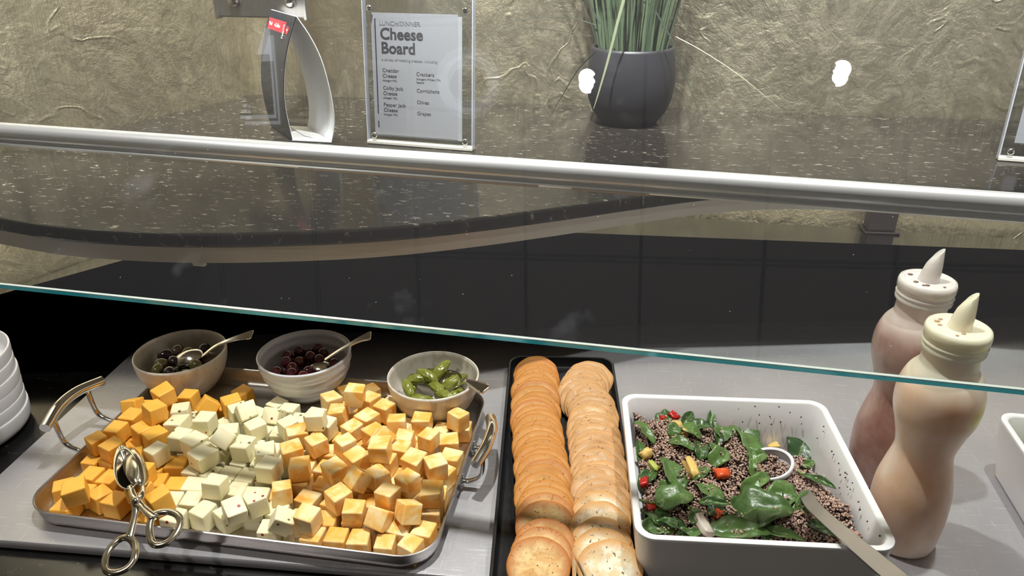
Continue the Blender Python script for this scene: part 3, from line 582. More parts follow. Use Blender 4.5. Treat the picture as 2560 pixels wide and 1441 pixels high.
# ---------- cheese cubes
CUBES = '''-1816 -1303 101 100 0 0 2 219 228 202
-811 -1306 98 100 0 0 -3 211 217 196
-553 -1309 116 100 0 0 -1 221 217 231
477 -1275 98 100 0 0 9 203 207 196
974 -1315 104 100 0 0 -1 211 208 209
1460 -1294 110 100 0 0 6 213 213 220
1716 -1294 102 100 0 0 4 205 202 205
-2038 -1042 106 89 0 0 -45 209 209 212
-1789 -1067 94 100 0 0 0 204 213 189
-1548 -1101 109 85 0 0 53 212 205 218
-1319 -1161 108 100 0 0 -7 209 208 217
-972 -1065 105 100 0 0 2 267 215 211
-728 -1068 107 100 0 0 5 209 209 213
-520 -1023 103 100 0 0 5 209 204 206
-304 -1165 114 99 0 0 -12 217 228 227
-36 -1156 110 89 0 0 46 212 214 221
242 -1063 101 100 0 0 2 212 215 201
473 -1047 111 100 0 0 5 223 223 221
766 -1078 103 80 0 0 -59 212 207 206
1028 -1087 110 100 0 0 5 215 225 221
1294 -1009 97 100 0 0 7 207 200 193
1582 -880 104 100 0 0 0 212 222 209
1805 -1077 103 100 0 0 -7 213 212 205
1978 -1267 99 99 0 0 -17 204 196 198
-1867 -819 108 100 0 0 -3 216 215 217
-1625 -841 105 67 0 0 -74 218 208 211
-1279 -857 106 100 0 0 7 207 206 212
-1063 -834 113 100 0 0 8 222 221 226
-841 -823 103 100 0 0 6 215 214 207
-588 -812 109 100 0 0 3 278 219 217
-336 -798 104 100 0 0 1 218 210 209
-119 -806 104 100 0 0 1 217 222 207
133 -847 103 100 0 0 6 267 223 207
383 -790 99 99 0 0 13 209 210 199
691 -798 101 100 0 0 -10 254 200 202
1043 -841 111 99 0 0 -10 275 209 223
1358 -770 108 65 0 0 76 213 207 216
1571 -655 105 100 0 0 5 211 206 211
1819 -778 94 74 0 0 -67 204 198 188
2065 -1064 99 100 0 0 -8 210 209 198
-2035 -568 98 100 0 0 0 206 202 196
-1784 -564 112 98 0 0 -18 223 214 224
-1524 -587 109 46 0 0 -89 216 225 219
-1212 -599 109 100 0 0 5 223 226 217
-993 -521 115 75 0 0 -66 221 222 230
-754 -564 101 100 0 0 -6 211 202 201
-536 -588 103 100 0 0 -3 214 205 206
-321 -578 105 100 0 0 -2 212 218 209
-105 -581 107 100 0 0 -2 219 214 213
131 -570 108 69 0 0 -73 213 208 216
479 -533 98 100 0 0 -2 261 218 196
827 -580 103 100 0 0 -4 275 217 206
1126 -569 106 100 0 0 8 204 196 213
1333 -534 105 100 0 0 8 210 200 209
1536 -447 102 100 0 0 6 212 211 204
1794 -549 104 100 0 0 1 223 226 209
2057 -758 100 100 0 0 4 210 210 199
-1978 -346 101 100 0 0 4 217 226 201
-1741 -277 103 100 0 0 1 218 227 206
-1520 -296 101 100 0 0 2 214 216 202
-1262 -339 106 97 0 0 -25 212 219 211
-1006 -249 100 100 0 0 2 214 209 199
-787 -323 111 100 0 0 2 218 209 222
-572 -328 102 100 0 0 2 210 216 205
-308 -329 102 100 0 0 -2 205 209 204
-52 -336 109 100 0 0 2 223 214 217
226 -246 106 100 0 0 4 222 218 212
460 -303 99 100 0 0 3 212 208 198
717 -327 115 100 0 0 -4 221 224 230
1012 -321 107 98 0 0 -18 210 207 214
1262 -300 101 100 0 0 5 216 226 202
1498 -236 102 100 0 0 6 260 217 204
1746 -332 104 100 0 0 1 205 210 207
2048 -535 109 100 0 0 4 213 218 218
-2067 92 104 100 0 0 3 217 208 207
-1843 -26 106 100 0 0 5 206 197 211
-1559 -13 95 96 0 0 28 207 213 191
-1289 -27 109 100 0 0 -2 219 218 219
-1005 -22 114 100 0 0 -2 275 219 228
-757 -90 109 100 0 0 -2 224 218 218
-524 -84 106 100 0 0 -2 217 207 212
-293 -65 103 100 0 0 -3 222 232 205
-47 -111 110 100 0 0 2 222 231 220
265 5 103 99 0 0 13 279 215 206
563 -44 109 100 0 0 8 267 216 219
824 -125 106 100 0 0 -4 205 197 213
1045 -75 109 72 0 0 69 223 213 218
1261 -34 98 100 0 0 -2 213 203 196
1486 3 107 100 0 0 -1 209 204 213
1719 193 112 61 0 0 79 215 224 224
2032 -191 114 83 0 0 56 275 220 228
-1825 230 101 99 0 0 10 217 209 202
-1597 250 104 100 0 0 3 212 207 207
-1335 211 99 100 0 0 -2 209 218 197
-1106 217 108 100 0 0 -1 217 216 216
-843 275 105 87 0 0 49 219 227 210
-540 350 103 99 0 0 -13 220 224 206
-319 224 103 66 0 0 -75 216 221 206
-82 215 109 73 0 0 -69 209 203 218
147 246 108 100 0 0 4 214 218 216
434 254 101 91 0 0 42 205 215 203
692 253 97 72 0 0 -69 206 209 194
922 151 106 100 0 0 9 212 221 211
1136 195 112 99 0 0 11 216 215 225
1359 239 107 99 0 0 10 217 224 213
1575 384 110 77 0 0 -64 213 220 220
1962 394 112 99 0 0 13 224 215 225
-2062 469 108 100 0 0 5 220 222 216
-1808 473 113 100 0 0 4 275 226 226
-1547 485 101 100 0 0 -2 217 215 203
-1321 444 103 100 0 0 4 214 212 205
-988 585 104 100 0 0 -6 214 203 209
-773 608 103 100 0 0 -6 205 210 207
-559 574 100 99 0 0 -10 207 198 200
-195 695 113 70 0 0 -71 221 219 226
47 521 108 100 0 0 4 214 208 216
268 478 110 100 0 0 3 217 225 220
513 527 105 100 0 0 -10 211 202 210
741 512 112 99 0 0 -12 218 217 224
976 427 112 100 0 0 -5 219 218 224
1209 461 95 76 0 0 -65 203 203 190
1426 602 107 100 0 0 -6 210 217 214
1821 609 106 100 0 0 -9 205 205 212
396 871 105 85 0 0 52 213 221 210
751 740 104 99 0 0 -13 212 204 207
964 665 104 98 0 0 -20 204 196 208
1204 688 103 100 0 0 4 209 213 207
374 1234 107 43 0 0 90 217 211 214
1027 1000 104 83 0 0 56 276 210 209
-1689 -1248 323 95 3 -3 31 216 224 221
-1004 -1151 314 53 -46 53 46 207 211 206
-260 -941 324 68 -74 1 1 213 214 198
118 -1247 315 37 -7 16 -91 213 215 214
635 -1265 278 10 30 -66 68 209 199 200
1212 -1292 106 51 -49 -51 -49 212 207 209
1596 -1083 272 72 29 -24 58 217 213 219
-1149 -886 333 50 -50 -50 50 212 214 223
-697 -1263 335 24 -74 20 60 216 220 226
290 -1115 323 63 25 -69 27 217 218 201
923 -1253 328 4 -100 8 0 220 214 222
1331 -1072 296 71 -4 71 4 206 202 210
1607 -798 317 58 42 -57 40 209 201 213
1886 -972 320 73 6 -56 38 208 219 211
-1739 -555 326 13 13 69 69 205 203 202
-1409 -666 321 37 61 -37 60 205 200 215
-1187 -548 328 71 15 67 -14 206 204 189
-644 -504 322 37 -41 62 -56 269 211 218
470 -899 313 5 50 86 -6 207 202 193
192 -603 331 53 53 47 47 223 231 219
314 -284 323 32 63 -32 63 222 226 205
913 -517 323 68 23 67 -20 223 225 227
1119 -924 329 22 67 -22 67 213 218 208
1410 -534 315 90 -1 0 43 209 215 206
1753 -559 315 69 -16 -69 -16 209 205 209
2052 -694 322 56 -50 49 -43 216 218 221
-2031 -431 303 18 69 -18 69 204 194 205
-1583 -197 317 48 -1 1 -88 222 224 224
-1371 -289 323 20 -69 20 67 224 227 219
-845 -350 339 68 -71 13 -12 216 224 226
-566 -89 322 55 1 1 84 214 219 212
-273 -281 321 73 4 69 -2 219 224 212
34 -378 328 69 69 17 17 220 222 230
245 5 321 63 61 -34 -35 222 224 219
525 -87 324 24 -66 24 66 211 214 212
860 -57 318 66 -24 -67 -25 204 204 210
1085 -292 325 1 -95 31 0 224 220 217
1407 -283 310 52 48 -52 48 211 221 199
1995 -300 340 35 -35 -62 62 216 226 215
-2053 283 303 97 -20 -10 7 205 206 206
-1557 76 306 6 0 5 -100 205 197 212
-1351 206 321 14 15 -73 -65 219 224 215
-956 84 335 71 0 71 0 213 217 203
-674 363 306 36 -1 -1 -93 208 205 195
-320 88 307 30 30 -64 -64 207 201 199
63 166 320 22 68 -22 67 205 205 195
500 246 310 7 7 70 70 208 214 202
848 216 319 59 36 -63 34 203 202 210
1144 160 336 62 -34 62 34 223 224 222
1521 -78 320 49 51 49 -51 215 210 200
2059 101 114 0 76 66 0 221 224 228
-1650 356 328 41 -54 34 65 207 209 212
-1447 531 310 70 2 -71 2 210 210 198
-1125 431 325 34 -31 -28 85 215 208 213
-839 495 317 67 25 -65 26 215 210 211
-416 819 98 54 0 0 -84 208 217 195
-272 450 240 28 -63 67 28 207 213 217
310 383 319 64 0 0 -77 212 217 200
559 481 331 68 5 -73 7 222 222 207
1093 672 316 0 -98 18 0 213 207 217
1336 384 324 77 63 8 9 223 230 209
1625 483 327 71 -4 71 4 213 214 220
2057 698 102 0 73 -68 0 208 216 204
378 731 323 31 28 -65 -64 221 215 212
859 798 319 59 -39 59 38 222 232 224
682 1268 112 0 -39 92 0 219 211 225
505 -508 303 41 -57 41 58 212 216 205
1266 -718 437 3 -52 45 -72 206 212 195
-1908 -222 310 4 2 69 72 213 203 213
-1077 -251 317 69 -72 1 3 213 218 219
-496 -304 449 7 -24 -40 -88 213 204 208
1301 -51 457 23 77 50 33 208 212 209
1370 -314 523 53 -53 47 -47 218 216 224
1737 -248 334 0 -15 -99 -6 213 213 223
-1880 19 315 0 73 68 0 218 219 208
-1496 -58 528 70 -22 -66 -13 212 209 216
-1242 -34 332 48 49 -50 52 215 224 217
-490 240 436 87 16 34 -33 222 214 206
463 104 527 52 -46 -57 -42 204 210 196
1513 130 315 69 2 -1 -73 207 203 192
1792 -108 113 52 -52 -47 47 221 226 229
-1586 293 532 50 1 9 -86 214 207 224
-986 987 104 15 15 69 69 215 209 217
958 418 332 17 17 69 69 221 215 219
1791 189 327 12 70 -12 70 206 198 190
2021 638 317 70 -21 -68 -13 203 195 212
747 634 545 44 -51 49 55 213 218 199'''
def cheese(kind):
    m = Mat('cheese_'+kind); co = m.co('Object', (.021, .021, .021), rnd=True)
    n = m.noise(co, 60, 3, .55); n2 = m.noise(co, 420, 3)
    if kind == 'cheddar': m.base(m.mix(n, srgb(244, 174, 58), srgb(250, 194, 90)))
    elif kind == 'colby':
        k = m.noise(co, 44, 3, .55, .8); m.base(m.ramp(k, [(.34, srgb(250, 226, 176)), (.46, srgb(250, 212, 146)), (.56, srgb(247, 192, 104)), (.70, srgb(244, 172, 68))]))
    else:
        b_ = m.mix(n, srgb(238, 226, 180), srgb(250, 244, 214)); v = m.vor(co, 95); k = m.ramp(v.outputs['Distance'], [(.0, 1), (.13, 1), (.20, 0)])
        sep = m.n('SeparateColor'); m.l(v.outputs['Color'], sep.inputs[0]); g = m.n('Math', operation='GREATER_THAN'); g.inputs[1].default_value = .66; m.l(sep.outputs[0], g.inputs[0])
        mu = m.n('Math', operation='MULTIPLY'); m.l(k, mu.inputs[0]); m.l(g.outputs[0], mu.inputs[1])
        colr = m.ramp(sep.outputs[1], [(0, srgb(160, 40, 30)), (.35, srgb(160, 40, 30)), (.4, srgb(96, 100, 50)), (1, srgb(120, 90, 50))])
        m.base(m.mix(mu.outputs[0], b_, colr))
    m.rough(.42); m._set('Subsurface Weight', .25); m.b.inputs['Subsurface Radius'].default_value = (1, .6, .3); m._set('Subsurface Scale', .003)
    m.bump(m.mix(.35, n, n2), .45, .0010); return m.m
CM = {k: cheese(k) for k in ('cheddar', 'pepper', 'colby')}
def cubemesh(seed, kind):
    rnd = random.Random(seed); bm = bmesh.new(); bmesh.ops.create_cube(bm, size=1)
    for v in bm.verts: v.co += Vector([rnd.uniform(-.055, .055) for _ in range(3)])
    bmesh.ops.bevel(bm, geom=bm.edges[:], offset=.085, segments=3, profile=.6, affect='EDGES')
    me = bpy.data.meshes.new('cheese_cube'); bmesh.ops.recalc_face_normals(bm, faces=bm.faces); bm.to_mesh(me); bm.free()
    me.polygons.foreach_set('use_smooth', [True]*len(me.polygons)); me.materials.append(CM[kind]); return me
CMesh = {k: [cubemesh(hash(k[0:1]+str(i)) % 999 if False else i*7+ord(k[0]), k) for i in range(5)] for k in CM}
def inpoly(x, y, P):
    c = False
    for i in range(len(P)):
        (x1, y1), (x2, y2) = P[i], P[i-1]
        if (y1 > y) != (y2 > y) and x < (x2-x1)*(y-y1)/(y2-y1)+x1: c = not c
    return c
def proj(P):
    v = Vector(P)-EYE; w_ = v.dot(fwd); return 1280+FPX*v.dot(rgt)/w_, 720.5-FPX*v.dot(upv)/w_
WHITE = [(455, 1032), (560, 1048), (600, 1010), (740, 1000), (770, 1030), (850, 1050), (845, 1075), (740, 1078), (705, 1110), (725, 1165), (720, 1195), (660, 1215), (690, 1250), (735, 1262), (735, 1310), (690, 1345), (400, 1345), (392, 1290), (410, 1240), (470, 1215), (480, 1180), (470, 1150), (365, 1190), (365, 1135), (410, 1125), (415, 1075)]
TL = Matrix.Translation(TO+Vector((0, 0, .0012))) @ Matrix.Rotation(TA, 4, 'Z')
NAM = {'cheddar': ('plain orange cube', 'orange cheddar cubes at the left of the tray'), 'pepper': ('white flecked cube', 'white pepper jack cubes in the middle of the tray'), 'colby': ('marbled orange cube', 'marbled colby jack cubes at the right of the tray')}
vals = [int(q) for q in CUBES.split()]
rowsC = []
for i in range(0, len(vals), 10):
    c = vals[i:i+10]; l = Vector((c[0], c[1], c[2]))*1e-4; q = Quaternion([x/100 for x in c[3:7]]).normalized(); d = [x*1e-4 for x in c[7:10]]
    rowsC.append((l, q, d, TL @ l))
def zone(l, wp, kind):
    x, y = l.x, l.y
    parts_ = []
    top = 'lying on top of others' if l.z > .0235 else 'in the bottom layer'
    if y < -.118: w_ = 'against the front rim of the tray'
    elif x < -.195: w_ = 'against the left rim of the tray'
    elif x > .190: w_ = 'against the right rim of the tray'
    elif y > .035: w_ = 'just in front of the ' + ('olive bowl' if x < -.10 else 'grape bowl' if x < .055 else 'cornichon bowl')
    elif abs(x+.125) < .05 and y < .03: w_ = 'beside the tongs'
    else: w_ = 'in the middle of the heap below the ' + ('olive bowl' if x < -.10 else 'grape bowl' if x < .055 else 'cornichon bowl')
    return top+' '+w_
cc = {}; CL_ = []
ORN = ['first', 'second', 'third', 'fourth', 'fifth', 'sixth', 'seventh', 'eighth', 'ninth', 'tenth', '11th', '12th', '13th', '14th', '15th', '16th', '17th', '18th', '19th', '20th', '21st', '22nd', '23rd', '24th', '25th', '26th']
for k, (l, q, d, wp) in enumerate(sorted(rowsC, key=lambda r: (round(r[0].y/.03), r[0].x))):
    x, y = proj(wp)
    kind = 'pepper' if inpoly(x, y, WHITE) else ('cheddar' if x < (620 if y < 1100 else 500) else 'colby')
    me = CMesh[kind][k % 5]; o = bpy.data.objects.new({'cheddar': 'cheddar_cube', 'pepper': 'pepper_jack_cube', 'colby': 'colby_jack_cube'}[kind], me); C.objects.link(o)
    o.matrix_world = Matrix.Translation(wp) @ (Matrix.Rotation(TA, 4, 'Z') @ q.to_matrix().to_4x4()) @ Matrix.Diagonal((*d, 1))
    CL_.append((o, kind, l))
    cc[kind] = cc.get(kind, 0)+1
rows_ = {}
for o, kind, l in CL_: rows_.setdefault((kind, l.z > .0235, int((l.y+.142)/.0242)), []).append((l.x, o.name, o))
for (kind, top, rw_), L_ in rows_.items():
    for r_, (x_, n_, o) in enumerate(sorted(L_)):
        tag(o, f"{NAM[kind][0]}{' lying on others' if top else ''}, {ORN[r_]} from left in {ORN[rw_]} row behind the front rim", 'cheese', NAM[kind][1])
print('cheese', cc)
# ---------- bowls
def speck(name, base, sp, dens=.5):
    m = Mat(name); co = m.co('Object'); n = m.noise(co, 34, 5, .65, 1.2); v = m.vor(co, 70); k = m.ramp(v.outputs['Distance'], [(0, 1), (.06, 1), (.09, 0)])
    sep = m.n('SeparateColor'); m.l(v.outputs['Color'], sep.inputs[0]); g = m.n('Math', operation='GREATER_THAN'); g.inputs[1].default_value = .8; m.l(sep.outputs[0], g.inputs[0])
    mu = m.n('Math', operation='MULTIPLY'); m.l(k, mu.inputs[0]); m.l(g.outputs[0], mu.inputs[1])
    c1 = m.mix(m.ramp(n, [(.5, 0), (.7, 1)]), base, sp); m.base(m.mix(mu.outputs[0], c1, (.12, .09, .07))); m.rough(.3); return m.m
M_bowlA = speck('speckled_cream_stoneware', (.66, .60, .52), (.52, .44, .35)); M_bowlC = speck('marbled_cream_stoneware', (.66, .61, .54), (.45, .36, .27))
def bowl(label, c, R, H, mat, rings=False):
    b = thing('bowl', label, 'bowl', c); k = 26; prof = []
    for i in range(k+1):
        t = i/k; z = H*t; r = R*(.50+.50*math.sin(PI/2*min(1, t*1.0))**.9) if t > 0 else R*.5
        r = R*(.47+.53*(1-(1-t)**1.9)**.75)
        if rings: r += .0009*math.cos(z*2*PI/.0125)
        prof.append((r, z))
    inn = [(r-.0032*(1 if i < k else .6), z) for i, (r, z) in enumerate(prof) if z > .005][::-1]
    P = [(0, .0015), (R*.40, .0015), (R*.42, 0), (R*.47, 0)]+prof[1:]+[(R-.0016, H+.0012)]+inn+[(R*.3, .0052), (0, .0048)]
    obj('shell', lathe(P, 64, False, False), mat, b, smooth=True); return b
BZ = .0137
B1 = (-.6205, .7465, BZ); B2 = (-.4545, .775, BZ); B3 = (-.2720, .7625, BZ)
bowl('speckled cream bowl of olives standing behind the orange cheddar cubes', B1, .059, .060, M_bowlA)
bowl('plain white ribbed bowl of red grapes at the middle of the tray', B2, .0605, .062, plain('white_ribbed_bowl', (.66, .65, .69), .3), True)
bowl('marbled cream bowl of cornichons by the right rim of the tray', B3, .058, .058, M_bowlC)
def spoon(label, P, bowlc, bdir, bn, L=.046, W=.031):
    """handle runs through points P ending at the spoon bowl centre bowlc; bn = face normal of the bowl"""
    s = thing('spoon', label, 'spoon', tuple(bowlc)); o_ = Vector(bowlc)
    bd = Vector(bdir).normalized(); n_ = Vector(bn); n_ = (n_-bd*n_.dot(bd)).normalized(); sd = bd.cross(n_)
    bm = bmesh.new(); R = []
    for lay, off in ((0, 0), (1, .0009)):
        rr = []
        for i in range(7):
            t = i/6; ring = []
            for k in range(24):
                a = 2*PI*k/24; ring.append(bd*(math.cos(a)*L/2*t*(1-.12*math.cos(a)))+sd*(math.sin(a)*W/2*t)-n_*(.009*(1-t*t)-off))
            rr.append([bm.verts.new(v) for v in ring] if t > 0 else [bm.verts.new(ring[0])])
        for A, B in zip(rr, rr[1:]):
            for k in range(24):
                j = (k+1) % 24
                if len(A) == 1: bm.faces.new((A[0], B[k], B[j]))
                else: bm.faces.new((A[k], A[j], B[j], B[k]))
        R.append(rr[-1])
    for k in range(24): bm.faces.new((R[0][k], R[0][(k+1) % 24], R[1][(k+1) % 24], R[1][k]))
    obj('spoon_bowl', bm, M_cutlery, s, smooth=True)
    pts = curve_pts([Vector(p)-o_ for p in P], 8); n = len(pts); bm = bmesh.new()
    wd = [.0055+.013*(max(0, (i/(n-1))-.35)/.65)**1.8 for i in range(n)]; wd[-1] *= .72; wd[-2] *= .93
    strip(bm, pts, wd, .0026, lambda i: (pts[min(i+1, n-1)]-pts[max(i-1, 0)]).cross(n_))
    obj('handle', bm, M_cutlery, s, bevel=.0008, auto=40)
    for sg_ in (-1, 1):
        q = []
        for i in range(n//3, n-1):
            t = (pts[i+1]-pts[i-1]).normalized(); sd_ = t.cross(n_).normalized(); q.append(pts[i]+sd_*sg_*(wd[i]/2-.0012)+sd_.cross(t).normalized()*.0014)
        obj('handle_beading', tube(bmesh.new(), q, .0008, 6), M_cutlery, s, smooth=True)
    return s
def inb(B, dx, dy, dz): return Vector((B[0]+dx, B[1]+dy, B[2]+dz))
e1 = at(632, 836, .098); spoon('steel spoon with its bowl face down on the olives', [inb(B1, .026, .006, .050), inb(B1, .047, .014, .066), e1*.5+inb(B1, .054, .016, .068)*.5+Vector((0, 0, .002)), e1], inb(B1, .004, .006, .046), (1, .25, .3), (-.1, .2, -1), .05, .034)
e2 = at(928, 838, .100); spoon('steel spoon resting on the rim of the white grape bowl', [inb(B2, .026, .004, .050), inb(B2, .046, .010, .064), e2*.5+inb(B2, .054, .012, .068)*.5+Vector((0, 0, .002)), e2], inb(B2, .012, .004, .034), (1, .15, .4), (-.1, .2, -1))
e3 = at(1216, 976, .083); spoon('steel spoon with its bowl upwards in the cornichon bowl', [inb(B3, .034, -.004, .050), inb(B3, .044, -.010, .060), inb(B3, .053, -.016, .0635), e3], inb(B3, .016, .010, .045), (1, -.5, .05), (-.3, -.2, 1), .044, .034)
# ---------- fruit in the bowls
def blob(name, mat, r, seed, stretch=1.3, sub=2, bend=0, bumpy=0):
    bm = bmesh.new(); bmesh.ops.create_icosphere(bm, subdivisions=sub+1, radius=1)
    for v in bm.verts:
        c = v.co.copy(); c.x *= stretch
        c.z -= bend*c.x*c.x
        if bumpy: c *= 1+bumpy*noise.noise(v.co*3.1+Vector((seed, 0, 0)))
        v.co = c*r
    me = bpy.data.meshes.new(name); bm.to_mesh(me); bm.free(); me.polygons.foreach_set('use_smooth', [True]*len(me.polygons)); me.materials.append(mat); return me
def pile(B, R, n, z0, rad, layers, seed):
    rnd = random.Random(seed); out = []
    for L in range(layers):
        z = z0+L*rad*1.15; RR = R*(1-.06*L); k = 0; tries = 0
        while k < n[L] and tries < 3000:
            tries += 1; a = rnd.uniform(0, 2*PI); r = RR*math.sqrt(rnd.random()); p = Vector((B[0]+r*math.cos(a), B[1]+r*math.sin(a), z+rnd.uniform(-.002, .002)))
            if all((p-q).length > rad*1.72 for q in out): out.append(p); k += 1
    return out
def oliv(name, c1, c2): 
    m = Mat(name); m.base(m.mix(m.noise(m.co('Object', rnd=True), 90, 3), c1, c2)); m.rough(.22); m._set('Coat Weight', .4); return m.m
OM = [oliv('green_olive', (.10, .085, .025), (.20, .17, .06)), oliv('brown_olive', (.06, .035, .02), (.12, .07, .04)), oliv('dark_olive', (.012, .006, .008), (.035, .015, .018))]
om = [blob('olive', OM[i], .0078, i, 1.3) for i in range(3)]
ON = ['green olive', 'brownish olive', 'almost black olive']
FR = []
def side(B, p): 
    dx, dy = p.x-B[0], p.y-B[1]
    return ('near the left side' if dx < -.016 else 'near the spoon side' if dx > .016 else 'in the middle')+(' at the front' if dy < -.012 else ' at the back' if dy > .014 else '')
for k, p in enumerate(pile(B1, .041, [17, 15], .038+BZ-.006, .0088, 2, 3)):
    t = random.choice([0, 0, 1, 2, 2]); 
    o = bpy.data.objects.new('olive', om[t]); C.objects.link(o); o.location = p; o.rotation_euler = (random.uniform(-.5, .5), random.uniform(-.5, .5), random.uniform(0, 6)); o.scale = [random.uniform(.95, 1.15)]*3
    FR.append((o, ON[t], p, B1, 'speckled bowl', 'olive', 'olives in the speckled bowl'))
gm_ = Mat('red_grape'); gm_.base(gm_.mix(gm_.noise(gm_.co('Object', rnd=True), 60, 3), (.050, .004, .008), (.14, .012, .020))); gm_.rough(.12); gm_._set('Coat Weight', .6)
gme = blob('grape', gm_.m, .0078, 5, 1.08)
for k, p in enumerate(pile(B2, .042, [18, 15], .038+BZ-.006, .0085, 2, 8)):
    o = bpy.data.objects.new('grape', gme); C.objects.link(o); o.location = p; o.rotation_euler = [random.uniform(0, 6) for _ in range(3)]
    FR.append((o, 'dark red grape', p, B2, 'white bowl', 'grape', 'red grapes in the white bowl'))
fz = {}
for o, nm, p, B, bn_, ct_, gr_ in FR: fz.setdefault((nm, p.z > B[2]+.043, int((p.y-B[1]+.05)/.020), bn_, ct_, gr_), []).append((p.x, o.name, o))
for (nm, up_, rw_, bn_, ct_, gr_), L_ in fz.items():
    for r_, (x_, n_, o) in enumerate(sorted(L_)):
        tag(o, f"{nm} {'on top' if up_ else 'low'}, {ORN[r_]} from left in {ORN[rw_]} row of the {bn_}", ct_, gr_)
M_gh = Mat('cornichon_skin'); co = M_gh.co('Object', rnd=True); nn_ = M_gh.noise(co, 120, 3, .6); M_gh.base(M_gh.mix(nn_, (.10, .12, .012), (.27, .28, .05))); M_gh.rough(.25); M_gh.bump(nn_, .6, .0012)
cms = [blob('cornichon', M_gh.m, .0068, 20+i, 2.5+.35*i, 3, .035*(i+1), .18) for i in range(3)]
CP = [(-.030, -.012, .044, 2.2, .25), (-.022, .006, .048, .4, .1), (-.006, -.034, .044, .25, .0), (-.012, .010, .052, 2.75, .15), (.002, .022, .054, 1.1, .45), (.006, -.004, .044, 2.4, .1), (-.032, .008, .040, 1.9, .1), (.020, -.018, .044, -.5, .1), (.022, .018, .044, .9, .1), (-.010, -.022, .036, 2.9, .0), (.030, -.005, .038, 1.4, .0), (.010, .030, .042, .2, .1), (-.018, .026, .042, .8, .1)]
for k, (dx, dy, dz, rz, tl) in enumerate(CP):
    o = bpy.data.objects.new('cornichon', cms[k % 3]); C.objects.link(o); o.location = (B3[0]+dx, B3[1]+dy, B3[2]+dz-.003); o.rotation_euler = (random.uniform(0, .6), -tl, rz)
    lab = ['long bumpy cornichon curving along the left side of the bowl', 'short cornichon lying across the left of the bowl', 'pale cornichon lying lowest at the front of the bowl', 'cornichon lying across the middle beneath the upright one', 'cornichon tip sticking up at the back of the bowl', 'cornichon in the middle of the bowl under the others', 'cornichon end against the left wall of the bowl', 'cornichon lying below the spoon at the front', 'cornichon under the bowl of the spoon', 'cornichon deep at the front of the bowl', 'cornichon end at the right wall under the spoon', 'cornichon at the back behind the spoon', 'cornichon lying at the back left of the bowl'][k]
    tag(o, lab, 'cornichon', 'cornichons in the marbled bowl')
# ---------- scissor tongs on the cheese
TG = thing('scissor_tongs', 'silver scissor-handled serving tongs lying on the cheddar cubes over the tray rim', 'tongs')
pv_ = at(344, 1258, .063); TG.location = pv_
def tp(x, y, z): return at(x, y, z)-pv_
M_tong = plain('warm_silver', (.72, .66, .56), .16, 1)
def loop_pts(px, z, n=40):
    P = [tp(x, y, zz) for (x, y), zz in zip(px, z)]
    P = P+[P[0], P[1], P[2]]; Q = curve_pts([P[-4]]+P[:-2], 6) if False else None
    m_ = len(px); R = []
    for i in range(m_):
        a, b, c, d = [P_ for P_ in (tp(*px[(i-1) % m_], z[(i-1) % m_]), tp(*px[i], z[i]), tp(*px[(i+1) % m_], z[(i+1) % m_]), tp(*px[(i+2) % m_], z[(i+2) % m_]))]
        for k in range(6):
            t = k/6; R.append(.5*((2*b)+(c-a)*t+(2*a-5*b+4*c-d)*t*t+(3*b-a-3*c+d)*t**3))
    return R
def ring(P, rad, flat, bm):
    n = len(P); m_ = 10; c = sum(P, Vector())/n; rows = []
    nn_ = (P[0]-c).cross(P[n//4]-c).normalized()
    for i, p in enumerate(P):
        t = (P[(i+1) % n]-P[i-1]).normalized(); a = nn_.cross(t).normalized()
        rows.append([bm.verts.new(p+a*rad*math.cos(2*PI*k/m_)+nn_*rad*flat*math.sin(2*PI*k/m_)) for k in range(m_)])
    for i in range(n):
        A, B = rows[i], rows[(i+1) % n]
        for k in range(m_):
            j = (k+1) % m_; bm.faces.new((A[k], A[j], B[j], B[k]))
    return bm
L1 = [(320, 1345), (337, 1362), (338, 1392), (322, 1418), (292, 1432), (268, 1428), (262, 1405), (275, 1372), (298, 1350)]
obj('finger_ring', ring(loop_pts(L1, [.052, .050, .048, .044, .042, .042, .044, .047, .050]), .0036, .7, bmesh.new()), M_tong, TG, smooth=True)
L2 = [(388, 1285), (420, 1280), (445, 1290), (450, 1312), (432, 1345), (405, 1362), (383, 1360), (374, 1335), (376, 1305)]
obj('finger_ring', ring(loop_pts(L2, [.066, .066, .066, .064, .060, .058, .058, .060, .064]), .0036, .7, bmesh.new()), M_tong, TG, smooth=True)
def arm(name, P, rads, flat=.55):
    q = curve_pts(P, 6); n = len(q); k = len(rads)-1
    rr = [rads[min(int(i/(n-1)*k), k-1)]*(1-(i/(n-1)*k-min(int(i/(n-1)*k), k-1)))+rads[min(int(i/(n-1)*k), k-1)+1]*(i/(n-1)*k-min(int(i/(n-1)*k), k-1)) for i in range(n)]
    return obj(name, tube(bmesh.new(), q, rr, 12, flat=flat), M_tong, TG, smooth=True)
arm('arm', [tp(322, 1346, .052), tp(330, 1318, .056), tp(338, 1285, .060), tp(343, 1258, .063), tp(353, 1240, .065), tp(355, 1224, .063), tp(352, 1212, .061)], [.0045, .0036, .0034, .0055, .0036, .0032, .0028])
arm('arm', [tp(386, 1296, .066), tp(372, 1283, .066), tp(357, 1268, .065), tp(344, 1258, .064), tp(336, 1245, .066), tp(330, 1230, .066), tp(324, 1216, .0665)], [.0050, .0042, .0036, .0055, .0036, .0032, .0028])
pvt = obj('pivot_screw', lathe([(0, .0052), (.0030, .0047), (.0042, .0035), (.0044, .001)][::-1], 20), M_tong, TG, smooth=True); pvt.location = (0, 0, .002); pvt.rotation_euler = (.5, 0, 0)
